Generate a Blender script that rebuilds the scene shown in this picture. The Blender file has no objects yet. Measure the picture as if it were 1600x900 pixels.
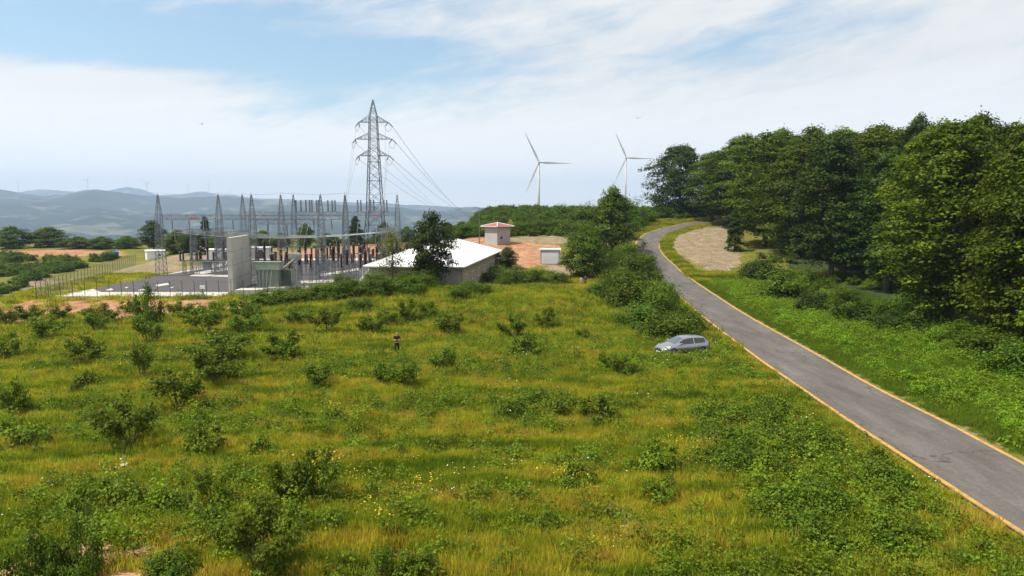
import bpy, math, random
import numpy as np
from mathutils import Vector, Matrix
R = math.radians
# ------------------------------------------------------------------ camera
CAMZ = 12.0; PITCH = R(5.92); F = 1109.0
scn = bpy.context.scene
C = scn.collection
cam_d = bpy.data.cameras.new("camera"); cam = bpy.data.objects.new("camera", cam_d); C.objects.link(cam)
cam.location = (0, 0, CAMZ); cam.rotation_euler = (math.pi/2 - PITCH, 0, 0)
cam_d.sensor_width = 36; cam_d.lens = 36*F/1600; cam_d.clip_start = 0.5; cam_d.clip_end = 60000
scn.camera = cam
# ------------------------------------------------------------------ sky, sun, exposure
SUN_EL = R(60); SUN_DIR = Vector((-0.93, -0.22, 0)).normalized()*math.cos(SUN_EL) + Vector((0, 0, math.sin(SUN_EL)))
w = bpy.data.worlds.new("World"); scn.world = w; w.use_nodes = True
nt = w.node_tree; N = nt.nodes; L = nt.links; N.clear()
def wn(t, **k):
    n = N.new(t)
    for a, b in k.items(): setattr(n, a, b)
    return n
def wmath(op, a, b=None, c=None, clamp=False):
    n = N.new('ShaderNodeMath'); n.operation = op; n.use_clamp = clamp
    for i, v in enumerate((a, b, c)):
        if v is None: continue
        if isinstance(v, (int, float)): n.inputs[i].default_value = v
        else: L.new(v, n.inputs[i])
    return n.outputs[0]
sky = wn('ShaderNodeTexSky', sky_type='NISHITA', sun_disc=False)
sky.sun_elevation = SUN_EL; sky.sun_rotation = math.atan2(SUN_DIR.x, SUN_DIR.y) % (2*math.pi)
sky.altitude = 400; sky.air_density = 1.1; sky.dust_density = 1.5
bg = wn('ShaderNodeBackground'); bg.inputs[1].default_value = 0.12
tc = wn('ShaderNodeTexCoord'); sp = wn('ShaderNodeSeparateXYZ'); L.new(tc.outputs['Generated'], sp.inputs[0])
az = wmath('ARCTAN2', sp.outputs[0], sp.outputs[1]); el = wmath('ARCSINE', sp.outputs[2])
el_abs = wmath('ABSOLUTE', el)
def noise_w(sx, sy, scale, detail, rough, dist, off=0.0):
    # streaky high cloud; rotated a little so the wisps lean
    cb = wn('ShaderNodeCombineXYZ')
    L.new(wmath('MULTIPLY_ADD', az, sx, wmath('MULTIPLY', el, -1.1)), cb.inputs[0])
    L.new(wmath('MULTIPLY_ADD', el, sy, wmath('MULTIPLY', az, -0.9)), cb.inputs[1]); cb.inputs[2].default_value = off
    n = wn('ShaderNodeTexNoise'); L.new(cb.outputs[0], n.inputs['Vector'])
    n.inputs['Scale'].default_value = scale; n.inputs['Detail'].default_value = detail
    n.inputs['Roughness'].default_value = rough; n.inputs['Distortion'].default_value = dist
    return n.outputs[0]
n1 = noise_w(1.6, 6.0, 2.2, 7, 0.58, 0.5, 3.1)
n2 = noise_w(2.0, 7.0, 7.0, 6, 0.62, 0.4, 8.7)
def sky_dir(px, py):
    v = Vector((0, math.cos(PITCH), -math.sin(PITCH))) + Vector(((px-800)/F, 0, 0)) + Vector((0, math.sin(PITCH), math.cos(PITCH)))*((450-py)/F)
    v.normalize(); return math.atan2(v.x, v.y), math.asin(v.z)
gaps = [(120, 45, 420, 55, 1.0), (560, 140, 230, 60, 0.95), (330, 30, 260, 60, .6), (690, 12, 160, 30, .5), (760, 90, 160, 35, .25), (925, 28, 80, 28, .6),
        (1190, 50, 120, 22, .38), (1080, 88, 150, 24, .42), (1350, 38, 80, 20, .34), (430, 85, 300, 30, .5), (30, 205, 120, 16, .12), (1240, 8, 60, 14, .5)]
veils = [(160, 128, 260, 34, .85), (40, 160, 200, 40, .4), (640, 30, 330, 26, .55), (250, 8, 120, 22, .4), (880, 60, 200, 30, .4)]
acc = None
for lst, sgn in ((gaps, 1), (veils, -1)):
    for (px, py, rx, ry, a) in lst:
        A, E = sky_dir(px, py)
        dx = wmath('MULTIPLY', wmath('SUBTRACT', az, A), F/rx); dy = wmath('MULTIPLY', wmath('SUBTRACT', wmath('MULTIPLY_ADD', az, -0.10, el), E-0.10*A), F/ry)
        g = wmath('EXPONENT', wmath('MULTIPLY', wmath('ADD', wmath('MULTIPLY', dx, dx), wmath('MULTIPLY', dy, dy)), -1.0))
        g = wmath('MULTIPLY', g, a*sgn)
        acc = g if acc is None else wmath('ADD', acc, g)
# cloud cover 0..1
nn = wmath('ADD', wmath('MULTIPLY', wmath('SUBTRACT', n1, 0.5), 1.55), wmath('MULTIPLY', wmath('SUBTRACT', n2, 0.5), 1.35))
cover = wmath('ADD', wmath('SUBTRACT', 0.86, acc), nn)
hor = wmath('SUBTRACT', 1.0, wmath('DIVIDE', el_abs, R(11.0)), clamp=True)
cover = wmath('ADD', cover, wmath('MULTIPLY', hor, 0.9))
mr = wn('ShaderNodeMapRange', interpolation_type='SMOOTHSTEP'); L.new(cover, mr.inputs[0])
mr.inputs[1].default_value = -0.15; mr.inputs[2].default_value = 1.05; mr.inputs[3].default_value = 0.06; mr.inputs[4].default_value = 0.96
# cloud brightness: soft greyer base, whiter wisps
bri = wmath('ADD', wmath('MULTIPLY_ADD', nn, 0.55, 5.2), wmath('MULTIPLY', hor, 3.0))
CLOUD = [(1.0, 1.0, 1.005)]
cc = wn('ShaderNodeVectorMath', operation='SCALE'); cc.inputs[0].default_value = (1.0, 0.99, 0.965); L.new(bri, cc.inputs['Scale'])
skys = wn('ShaderNodeVectorMath', operation='MULTIPLY'); L.new(sky.outputs[0], skys.inputs[0]); skys.inputs[1].default_value = (0.84, 0.96, 0.93)
mx = wn('ShaderNodeMix', data_type='RGBA'); L.new(mr.outputs[0], mx.inputs['Factor']); L.new(skys.outputs[0], mx.inputs['A']); L.new(cc.outputs[0], mx.inputs['B'])
out = wn('ShaderNodeOutputWorld'); L.new(mx.outputs['Result'], bg.inputs[0]); L.new(bg.outputs[0], out.inputs[0])
sl = bpy.data.lights.new("sun", 'SUN'); sun = bpy.data.objects.new("sun", sl); C.objects.link(sun)
sl.energy = 4.8; sl.angle = R(0.6); sl.color = (1.0, 0.95, 0.86)
sun.rotation_euler = (-SUN_DIR).to_track_quat('-Z', 'Y').to_euler(); sun.location = (0, 0, 80)
scn.view_settings.view_transform = 'Standard'; scn.view_settings.look = 'None'
scn.view_settings.exposure = 0.56; scn.view_settings.gamma = 1
cy = scn.cycles; cy.max_bounces = 5; cy.diffuse_bounces = 3; cy.glossy_bounces = 2; cy.transmission_bounces = 3; cy.volume_bounces = 0
cy.use_fast_gi = False; cy.use_denoising = True; cy.denoising_prefilter = 'ACCURATE'; cy.use_adaptive_sampling = False
# ------------------------------------------------------------------ numeric helpers
rng = np.random.default_rng(7); random.seed(7)
def ss(a, b, t):
    t = np.clip((np.asarray(t, float)-a)/(b-a), 0, 1); return t*t*(3-2*t)
def _h(i, j, s):
    n = (i.astype(np.int64)*374761393 + j.astype(np.int64)*668265263 + s*982451653) & 0xffffffff
    n = ((n ^ (n >> 13))*1274126177) & 0xffffffff
    return ((n ^ (n >> 16)) & 0xffff)/65535.0
def vnoise(x, y, s=0):
    x = np.asarray(x, float); y = np.asarray(y, float)
    xi = np.floor(x); yi = np.floor(y); fx = x-xi; fy = y-yi
    fx = fx*fx*(3-2*fx); fy = fy*fy*(3-2*fy); xi = xi.astype(np.int64); yi = yi.astype(np.int64)
    a = _h(xi, yi, s); b = _h(xi+1, yi, s); c = _h(xi, yi+1, s); d = _h(xi+1, yi+1, s)
    return (a*(1-fx)+b*fx)*(1-fy) + (c*(1-fx)+d*fx)*fy
def fbm(x, y, s=0, o=4):
    r = 0; a = .5; t = 0
    for k in range(o):
        r = r + a*vnoise(x*2**k, y*2**k, s+k*17); t += a; a *= .5
    return r/t
XL = lambda y: -66.5 - (y-93)*0.24            # left edge of the substation platform
def H(x, y):
    x = np.asarray(x, float); y = np.asarray(y, float)
    r = np.clip(y-120, 0, None)
    h = 0.1*np.minimum(r, 130)*ss(0, 25, r)*ss(-26, -7, x)
    h = h + 1.9*ss(66, 93, y)*(1-ss(96, 101, y))*ss(-33, -20, x)*(1-ss(4, 14, x))
    h = h + 0.35*(fbm(x*.06, y*.12, 5, 3)-.5)*ss(20, 40, y)*(1-ss(-6, 0, x-12))*(1-ss(84, 90, y))
    plat = ss(85.0, 90.5, y + 1.2*(vnoise(x*.3, y*.0+3, 8)-.5))*ss(-5, 0, x-XL(y))*(1-ss(215, 260, y))
    h = h + 1.0*plat*(1-ss(-18, -6, x))
    h = h - 4.5*ss(1, 26, XL(y)-x)*ss(70, 112, y)*(1-ss(210, 270, y)) - 2.2*ss(0, 30, -x-48)*ss(60, 84, y)*0.25
    h = h + 0.5*(fbm(x*.05, y*.05, 31, 3)-.5)*ss(180, 230, y)
    rr = np.hypot(x, y)
    g = np.exp(-(((x-150)/420)**2+((y-1150)/480)**2))
    gy = ss(300, 2600, rr - 160*ss(30, 120, x))
    h = h - 230*gy*(1-0.97*g) + 14*(fbm(x/300, y/300, 77, 4)-.5)*ss(400, 900, rr)
    h = np.where((g > .2) & (rr > 500), h - 8*g*ss(600,900,rr), h)
    return h
def H1(x, y): return float(H(np.array([x]), np.array([y]))[0])
def ray(px, py):
    return np.array([(px-800)/F, math.cos(PITCH)+math.sin(PITCH)*(450-py)/F, -math.sin(PITCH)+math.cos(PITCH)*(450-py)/F])
def G(px, py):            # pixel -> point on the terrain
    d = ray(px, py); t = np.concatenate([np.arange(15, 400, .25), np.arange(400, 3000, 4)])/d[1]
    z = CAMZ + d[2]*t - H(d[0]*t, d[1]*t)
    k = np.argmax(z < 0)
    if not (z < 0).any(): k = np.argmin(z[:1540])
    t0, t1 = t[max(k-1, 0)], t[k]; z0, z1 = z[max(k-1, 0)], z[k]
    tt = t0 + (t1-t0)*(z0/(z0-z1)) if z0 != z1 and z0 > 0 else t1
    x, y = d[0]*tt, d[1]*tt
    return Vector((x, y, H1(x, y)))
def PZ(px, py, z):        # pixel -> point on the plane z
    d = ray(px, py); t = (z-CAMZ)/d[2]; return Vector((d[0]*t, d[1]*t, z))
def PY(px, py, y):        # pixel -> point at distance y
    d = ray(px, py); t = y/d[1]; return Vector((d[0]*t, y, CAMZ+d[2]*t))
def mpp(p): return (p.y*math.cos(PITCH)+(CAMZ-p.z)*math.sin(PITCH))/F   # metres per photo pixel at a point
# ------------------------------------------------------------------ object helpers
def tag(o, label=None, cat=None, group=None, kind=None):
    if label: o['label'] = label
    if cat: o['category'] = cat
    if group: o['group'] = group
    if kind: o['kind'] = kind
    return o
def link(name, me, parent=None, loc=None):
    o = bpy.data.objects.new(name, me); C.objects.link(o)
    if parent is not None: o.parent = parent
    if loc is not None: o.location = loc
    return o
def empty(name, loc=(0, 0, 0), rz=0.0, label=None, cat=None, group=None):
    o = bpy.data.objects.new(name, None); C.objects.link(o); o.location = loc; o.rotation_euler = (0, 0, rz)
    o.empty_display_size = .3
    return tag(o, label, cat, group)
def mesh_np(name, V, Q, mat, tint=None, smooth=False):
    """V (n,3), Q (m,k) all faces of k corners"""
    V = np.asarray(V, np.float32); Q = np.asarray(Q, np.int32); k = Q.shape[1]
    me = bpy.data.meshes.new(name); me.vertices.add(len(V)); me.vertices.foreach_set('co', V.ravel())
    me.loops.add(Q.size); me.loops.foreach_set('vertex_index', Q.ravel())
    me.polygons.add(len(Q)); me.polygons.foreach_set('loop_start', np.arange(0, Q.size, k, dtype=np.int32))
    try: me.polygons.foreach_set('loop_total', np.full(len(Q), k, np.int32))
    except Exception: pass
    me.update(calc_edges=True)
    if smooth: me.polygons.foreach_set('use_smooth', np.ones(len(Q), bool))
    if mat: me.materials.append(mat)
    if tint is not None:
        a = me.attributes.new('tint', 'FLOAT', 'POINT'); a.data.foreach_set('value', np.asarray(tint, np.float32))
    return me
class MB:
    def __init__(s): s.v = []; s.f = []; s.n = 0; s.sm = False
    def add(s, V, Fs):
        s.v.extend([tuple(p) for p in V]); s.f.extend([tuple(i+s.n for i in f) for f in Fs]); s.n += len(V); return s
    def box(s, x0, x1, y0, y1, z0, z1, M=None):
        V = [Vector((x, y, z)) for x in (x0, x1) for y in (y0, y1) for z in (z0, z1)]
        if M is not None: V = [M @ v for v in V]
        return s.add(V, [(0,1,3,2), (4,6,7,5), (0,4,5,1), (2,3,7,6), (0,2,6,4), (1,5,7,3)])
    def bar(s, a, b, r, r2=None, n=4, caps=True):
        a = Vector(a); b = Vector(b); d = (b-a)
        if d.length < 1e-6: return s
        d.normalize(); u = d.cross(Vector((0, 0, 1)) if abs(d.z) < .9 else Vector((1, 0, 0))).normalized(); v = d.cross(u)
        r2 = r if r2 is None else r2; V = []
        for (c, rr) in ((a, r), (b, r2)):
            for k in range(n):
                t = 2*math.pi*(k+.5)/n; V.append(c + u*math.cos(t)*rr + v*math.sin(t)*rr)
        Fs = [(k, (k+1) % n, n+(k+1) % n, n+k) for k in range(n)]
        if caps: Fs += [tuple(range(n))[::-1], tuple(range(n, 2*n))]
        return s.add(V, Fs)
    def tube(s, pts, rad, n=6):
        pts = [Vector(p) for p in pts]; V = []
        for i, p in enumerate(pts):
            d = (pts[min(i+1, len(pts)-1)] - pts[max(i-1, 0)]).normalized()
            u = d.cross(Vector((0, 0, 1)) if abs(d.z) < .95 else Vector((1, 0, 0))).normalized(); v = d.cross(u)
            r = rad[i] if hasattr(rad, '__len__') else rad
            for k in range(n):
                t = 2*math.pi*k/n; V.append(p + u*math.cos(t)*r + v*math.sin(t)*r)
        Fs = [(i*n+k, i*n+(k+1) % n, (i+1)*n+(k+1) % n, (i+1)*n+k) for i in range(len(pts)-1) for k in range(n)]
        Fs += [tuple(range(n))[::-1], tuple(range((len(pts)-1)*n, len(pts)*n))]
        return s.add(V, Fs)
    def lathe(s, prof, n=10, c=(0, 0, 0)):
        V = []
        for (r, z) in prof:
            for k in range(n):
                t = 2*math.pi*k/n; V.append((c[0]+r*math.cos(t), c[1]+r*math.sin(t), c[2]+z))
        m = len(prof)
        Fs = [(i*n+k, i*n+(k+1) % n, (i+1)*n+(k+1) % n, (i+1)*n+k) for i in range(m-1) for k in range(n)]
        Fs += [tuple(range(n))[::-1], tuple(range((m-1)*n, m*n))]
        return s.add(V, Fs)
    def mesh(s, name, mat, smooth=False):
        me = bpy.data.meshes.new(name); me.from_pydata(s.v, [], s.f); me.materials.append(mat); me.update()
        if smooth or s.sm:
            for p in me.polygons: p.use_smooth = True
        return me
    def build(s, name, mat, parent=None, loc=None, smooth=False):
        return link(name, s.mesh(name, mat, smooth), parent, loc)
def copy_tree(o, loc, rz=0.0, scale=None, label=None, group=None):
    c = o.copy(); C.objects.link(c); c.location = loc; c.rotation_euler = (0, 0, rz)
    if scale is not None: c.scale = scale
    if label: c['label'] = label
    if group: c['group'] = group
    for ch in o.children:
        d = ch.copy(); C.objects.link(d); d.parent = c
        for g in ch.children:
            e = g.copy(); C.objects.link(e); e.parent = d
    return c
ORD = ['first','second','third','fourth','fifth','sixth','seventh','eighth','ninth','tenth','eleventh','twelfth','thirteenth','fourteenth',
       'fifteenth','sixteenth','seventeenth','eighteenth','nineteenth','twentieth','twenty-first','twenty-second','twenty-third','twenty-fourth','twenty-fifth','twenty-sixth','twenty-seventh','twenty-eighth','twenty-ninth','thirtieth','thirty-first','thirty-second','thirty-third','thirty-fourth','thirty-fifth','thirty-sixth']
# ------------------------------------------------------------------ materials
def mat_new(name):
    m = bpy.data.materials.new(name); m.use_nodes = True; m.node_tree.nodes.clear(); return m, m.node_tree.nodes, m.node_tree.links
def ramp(n, cols):
    r = n.new('ShaderNodeValToRGB'); e = r.color_ramp.elements
    while len(e) > 1: e.remove(e[0])
    e[0].position = cols[0][0]; e[0].color = (*cols[0][1], 1)
    for p, c in cols[1:]:
        q = e.new(p); q.color = (*c, 1)
    return r
def pos_noise(n, l, sc, scale, detail=4, rough=.55, src='geo', dist=0):
    g = n.new('ShaderNodeNewGeometry') if src == 'geo' else n.new('ShaderNodeTexCoord')
    mp = n.new('ShaderNodeMapping'); mp.inputs['Scale'].default_value = sc
    l.new(g.outputs['Position' if src == 'geo' else 'Object'], mp.inputs['Vector'])
    t = n.new('ShaderNodeTexNoise'); l.new(mp.outputs[0], t.inputs['Vector'])
    t.inputs['Scale'].default_value = scale; t.inputs['Detail'].default_value = detail; t.inputs['Roughness'].default_value = rough; t.inputs['Distortion'].default_value = dist
    return t.outputs[0]
def mixc(n, l, f, a, b, mode='MIX'):
    m = n.new('ShaderNodeMix'); m.data_type = 'RGBA'; m.blend_type = mode
    for k, v in (('Factor', f), ('A', a), ('B', b)):
        if isinstance(v, (int, float)): m.inputs[k].default_value = v
        elif isinstance(v, tuple): m.inputs[k].default_value = (*v, 1)
        else: l.new(v, m.inputs[k])
    return m.outputs['Result']
def simple(name, col, rough=.6, metal=0.0, var=.25, scale=1.5, bump=0.0, src='geo', spec=.4, sc=(1, 1, 1)):
    m, n, l = mat_new(name)
    b = n.new('ShaderNodeBsdfPrincipled'); o = n.new('ShaderNodeOutputMaterial'); l.new(b.outputs[0], o.inputs[0])
    t = pos_noise(n, l, sc, scale, 6, .65, src)
    r = ramp(n, [(.25, tuple(c*(1-var) for c in col)), (.55, col), (.8, tuple(min(1, c*(1+var*.6)) for c in col))]); l.new(t, r.inputs[0])
    l.new(r.outputs[0], b.inputs['Base Color']); b.inputs['Roughness'].default_value = rough; b.inputs['Metallic'].default_value = metal
    b.inputs['Specular IOR Level'].default_value = spec
    if bump:
        t2 = pos_noise(n, l, sc, scale*6, 4, .6, src); bp = n.new('ShaderNodeBump'); bp.inputs['Strength'].default_value = bump; l.new(t2, bp.inputs['Height']); l.new(bp.outputs[0], b.inputs['Normal'])
    return m
def leafmat(name, cols, trans=.35, objvar=.12, patch=None, sat=1.0, gloss=.05):
    """foliage: per leaf tint attribute -> colour ramp, per object shift, translucent"""
    m, n, l = mat_new(name)
    at = n.new('ShaderNodeAttribute'); at.attribute_name = 'tint'
    r = ramp(n, cols)
    fac = at.outputs['Fac']
    if patch:
        t = pos_noise(n, l, patch[0], patch[1], 5, .6)
        mm = n.new('ShaderNodeMath'); mm.operation = 'MULTIPLY_ADD'; l.new(t, mm.inputs[0]); mm.inputs[1].default_value = patch[2]
        m2 = n.new('ShaderNodeMath'); m2.operation = 'MULTIPLY_ADD'; l.new(at.outputs['Fac'], m2.inputs[0]); m2.inputs[1].default_value = patch[3]; m2.inputs[2].default_value = patch[4]
        l.new(m2.outputs[0], mm.inputs[2]); fac = mm.outputs[0]
    l.new(fac, r.inputs[0])
    oi = n.new('ShaderNodeObjectInfo'); hv = n.new('ShaderNodeHueSaturation')
    a = n.new('ShaderNodeMath'); a.operation = 'MULTIPLY_ADD'; l.new(oi.outputs['Random'], a.inputs[0]); a.inputs[1].default_value = 2*objvar; a.inputs[2].default_value = 1-objvar
    h2 = n.new('ShaderNodeMath'); h2.operation = 'MULTIPLY_ADD'; l.new(oi.outputs['Random'], h2.inputs[0]); h2.inputs[1].default_value = .03; h2.inputs[2].default_value = .485
    l.new(a.outputs[0], hv.inputs['Value']); l.new(h2.outputs[0], hv.inputs['Hue']); hv.inputs['Saturation'].default_value = sat; l.new(r.outputs[0], hv.inputs['Color'])
    d = n.new('ShaderNodeBsdfPrincipled'); d.inputs['Roughness'].default_value = .55; d.inputs['Specular IOR Level'].default_value = gloss*2
    tr = n.new('ShaderNodeBsdfTranslucent'); mx = n.new('ShaderNodeMixShader'); mx.inputs[0].default_value = trans
    tcol = mixc(n, l, .5, hv.outputs[0], (.9, 1.0, .25), 'MULTIPLY')
    l.new(hv.outputs[0], d.inputs['Base Color']); l.new(tcol, tr.inputs[0])
    l.new(d.outputs[0], mx.inputs[1]); l.new(tr.outputs[0], mx.inputs[2])
    o = n.new('ShaderNodeOutputMaterial'); l.new(mx.outputs[0], o.inputs[0])
    return m
M = {}
M['steel'] = simple('galvanised_steel', (.165, .18, .205), .5, .45, .25, .8)
M['pylon'] = simple('pylon_steel', (.055, .055, .058), .7, .0, .3, .3)
M['concrete'] = simple('concrete', (.42, .405, .36), .9, 0, .2, .6, .15)
M['pale_concrete'] = simple('pale_concrete', (.42, .40, .36), .9, 0, .15, .25, .1)
M['gravel'] = simple('dark_gravel', (.066, .061, .061), .95, 0, .3, 1.5, .5)
M['white_roof'] = simple('white_sheet_roof', (.74, .74, .74), .45, 0, .04, .1)
M['white_wall'] = simple('grey_white_wall', (.36, .35, .345), .8, 0, .15, .5)
M['tan_wall'] = simple('tan_wall', (.34, .27, .20), .85, 0, .15, .4)
M['white_paint'] = simple('white_paint', (.72, .73, .75), .5, 0, .1, .6)
M['blue_trim'] = simple('blue_trim', (.10, .22, .45), .5, 0, .1, .6)
M['blue'] = simple('blue_plastic', (.015, .07, .40), .4, 0, .2, 1.5)
M['red_roof'] = simple('red_sheet_roof', (.30, .075, .085), .6, 0, .25, 1.0)
M['dark'] = simple('dark_metal', (.03, .03, .032), .6, 0, .2, 2)
M['insul'] = simple('brown_porcelain', (.022, .010, .008), .45, 0, .3, 3, spec=.3)
M['insul_grey'] = simple('blue_grey_polymer', (.06, .075, .10), .4, 0, .2, 3)
M['transf'] = simple('grey_green_enamel', (.20, .235, .19), .45, 0, .2, 1.2)
M['alu'] = simple('aluminium_tube', (.42, .43, .42), .4, .35, .1, 1)
M['busbar'] = simple('busbar', (.26, .27, .25), .6, .1, .3, 1)
M['wire'] = simple('conductor', (.28, .28, .29), .5, .4, .1, 1)
M['glass'] = simple('dark_glass', (.02, .025, .03), .08, 0, .1, 1, spec=.8)
M['turbine'] = simple('turbine_white', (.42, .43, .44), .5, 0, .04, .05)
M['bark'] = simple('bark', (.075, .062, .05), .95, 0, .35, 2.5, .4)
M['pale_bark'] = simple('pale_bark', (.14, .13, .115), .95, 0, .35, 1.2, .4)
M['red'] = simple('red_paint', (.5, .03, .03), .5, 0, .1, 1)
m, n, l = mat_new('yellow_paint'); b = n.new('ShaderNodeBsdfPrincipled'); o = n.new('ShaderNodeOutputMaterial'); l.new(b.outputs[0], o.inputs[0])
r = ramp(n, [(.36, (.10, .09, .08)), (.43, (.34, .19, .035)), (.6, (.50, .27, .035))]); l.new(pos_noise(n, l, (1, 1, 1), 3.0, 6, .75), r.inputs[0]); l.new(r.outputs[0], b.inputs['Base Color']); b.inputs['Roughness'].default_value = .85
M['yellow_line'] = m
# asphalt: pale worn, cracks, patches
m, n, l = mat_new('asphalt'); b = n.new('ShaderNodeBsdfPrincipled'); o = n.new('ShaderNodeOutputMaterial'); l.new(b.outputs[0], o.inputs[0])
t1 = pos_noise(n, l, (1, .22, 1), .55, 8, .72); t2 = pos_noise(n, l, (1, 1, 1), 7, 5, .75)
r1 = ramp(n, [(.3, (.066, .060, .055)), (.5, (.098, .089, .081)), (.72, (.14, .129, .118))]); l.new(t1, r1.inputs[0])
r2 = ramp(n, [(.25, (.68, .68, .68)), (.62, (1.12, 1.12, 1.12))]); l.new(t2, r2.inputs[0])
c1 = mixc(n, l, 1.0, r1.outputs[0], r2.outputs[0], 'MULTIPLY')
vo = n.new('ShaderNodeTexVoronoi'); vo.feature = 'DISTANCE_TO_EDGE'; vo.inputs['Scale'].default_value = .16
g = n.new('ShaderNodeNewGeometry'); dn = n.new('ShaderNodeTexNoise'); dn.inputs['Scale'].default_value = .6; dn.inputs['Detail'].default_value = 5; l.new(g.outputs['Position'], dn.inputs['Vector'])
va = n.new('ShaderNodeVectorMath'); va.operation = 'MULTIPLY_ADD'; l.new(dn.outputs['Color'], va.inputs[0]); va.inputs[1].default_value = (5, 5, 0); l.new(g.outputs['Position'], va.inputs[2]); l.new(va.outputs[0], vo.inputs['Vector'])
cr = ramp(n, [(.0, (1, 1, 1)), (.018, (0, 0, 0))]); l.new(vo.outputs['Distance'], cr.inputs[0])
tk = pos_noise(n, l, (1, 1, 1), .13, 2, .5); ck = ramp(n, [(.46, (0, 0, 0)), (.56, (.8, .8, .8))]); l.new(tk, ck.inputs[0])
cm = mixc(n, l, 1.0, cr.outputs[0], ck.outputs[0], 'MULTIPLY')
c2 = mixc(n, l, cm, c1, (.035, .033, .032)); l.new(c2, b.inputs['Base Color']); b.inputs['Roughness'].default_value = .85
b.inputs['Specular IOR Level'].default_value = .25
M['asphalt'] = m
# ground: grassy soil with painted patches for bare earth (attributes written per vertex)
m, n, l = mat_new('ground_soil'); b = n.new('ShaderNodeBsdfPrincipled'); o = n.new('ShaderNodeOutputMaterial'); l.new(b.outputs[0], o.inputs[0])
t1 = pos_noise(n, l, (.35, 1, 1), .35, 6, .65); t2 = pos_noise(n, l, (1, 1, 1), 2.2, 5, .7); t3 = pos_noise(n, l, (.7, .5, 1), .7, 7, .7, dist=.8)
ga = ramp(n, [(.3, (.07, .095, .014)), (.5, (.13, .13, .02)), (.68, (.2, .16, .03))]); l.new(t1, ga.inputs[0])
gb = ramp(n, [(.3, (.6, .6, .6)), (.65, (1.25, 1.25, 1.25))]); l.new(t2, gb.inputs[0])
grass_c = mixc(n, l, 1.0, ga.outputs[0], gb.outputs[0], 'MULTIPLY')
so = ramp(n, [(.3, (.21, .10, .052)), (.5, (.32, .165, .09)), (.7, (.42, .26, .16))]); l.new(t3, so.inputs[0])
sc_ = mixc(n, l, 1.0, so.outputs[0], gb.outputs[0], 'MULTIPLY')
pa = ramp(n, [(.3, (.145, .110, .066)), (.5, (.22, .170, .105)), (.7, (.31, .25, .165))]); l.new(t3, pa.inputs[0])
pc_ = mixc(n, l, 1.0, pa.outputs[0], gb.outputs[0], 'MULTIPLY')
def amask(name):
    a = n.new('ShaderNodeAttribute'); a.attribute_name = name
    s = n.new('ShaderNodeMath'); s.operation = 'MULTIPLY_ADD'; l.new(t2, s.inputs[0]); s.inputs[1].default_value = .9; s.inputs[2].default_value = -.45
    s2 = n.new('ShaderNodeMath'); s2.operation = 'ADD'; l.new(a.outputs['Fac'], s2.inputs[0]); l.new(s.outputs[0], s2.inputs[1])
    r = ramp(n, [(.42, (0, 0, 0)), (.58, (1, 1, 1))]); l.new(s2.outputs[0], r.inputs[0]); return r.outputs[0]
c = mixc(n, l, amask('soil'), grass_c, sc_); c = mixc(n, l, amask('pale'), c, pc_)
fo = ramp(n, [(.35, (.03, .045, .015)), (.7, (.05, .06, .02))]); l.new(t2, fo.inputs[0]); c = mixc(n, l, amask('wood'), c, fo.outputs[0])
l.new(c, b.inputs['Base Color']); b.inputs['Roughness'].default_value = .95; b.inputs['Specular IOR Level'].default_value = .1
bp = n.new('ShaderNodeBump'); bp.inputs['Strength'].default_value = .6; bp.inputs['Distance'].default_value = .4; l.new(t2, bp.inputs['Height']); l.new(bp.outputs[0], b.inputs['Normal'])
M['ground'] = m
# far hills: woodland with pale fields
m, n, l = mat_new('hill_cover'); b = n.new('ShaderNodeBsdfPrincipled'); o = n.new('ShaderNodeOutputMaterial'); l.new(b.outputs[0], o.inputs[0])
t1 = pos_noise(n, l, (1, .45, 1), .0035, 8, .62); t2 = pos_noise(n, l, (1, .6, 1), .006, 8, .7, dist=.6)
wa = ramp(n, [(.3, (.008, .018, .014)), (.6, (.024, .036, .022))]); l.new(t2, wa.inputs[0])
fi = ramp(n, [(.35, (.06, .075, .045)), (.65, (.15, .14, .10))]); l.new(t2, fi.inputs[0])
vo = n.new('ShaderNodeTexVoronoi'); vo.inputs['Scale'].default_value = .009; g = n.new('ShaderNodeNewGeometry'); l.new(g.outputs['Position'], vo.inputs['Vector'])
f2 = n.new('ShaderNodeMath'); f2.operation = 'MULTIPLY_ADD'; sx = n.new('ShaderNodeSeparateColor'); l.new(vo.outputs['Color'], sx.inputs[0]); l.new(sx.outputs[0], f2.inputs[0]); f2.inputs[1].default_value = .22; l.new(t1, f2.inputs[2])
mk = ramp(n, [(.66, (0, 0, 0)), (.74, (1, 1, 1))]); l.new(f2.outputs[0], mk.inputs[0])
l.new(mixc(n, l, mk.outputs[0], wa.outputs[0], fi.outputs[0]), b.inputs['Base Color']); b.inputs['Roughness'].default_value = 1; b.inputs['Specular IOR Level'].default_value = 0
M['hill'] = m
gr = [(0.0, (.085, .15, .012)), (.25, (.17, .24, .018)), (.45, (.32, .36, .028)), (.65, (.51, .44, .045)), (1.0, (.48, .33, .075))]
M['grass'] = leafmat('grass_blades', gr, .5, .22, ((.13, .55, .3), 1.0, 2.3, .35, -.83))
M['verge'] = leafmat('verge_grass', [(0, (.09, .17, .014)), (.6, (.17, .25, .022)), (1, (.34, .33, .04))], .45, .22, ((.3, .3, .3), .8, .8, .4, -.15))
lf = lambda k: [(0, (.035*k, .075*k, .009*k)), (.5, (.075*k, .135*k, .014*k)), (1, (.14*k, .22*k, .025*k))]
M['leaf_sap'] = leafmat('sapling_leaves', [(0, (.045, .078, .006)), (.5, (.098, .148, .009)), (1, (.205, .275, .016))], .32, .25)
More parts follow.
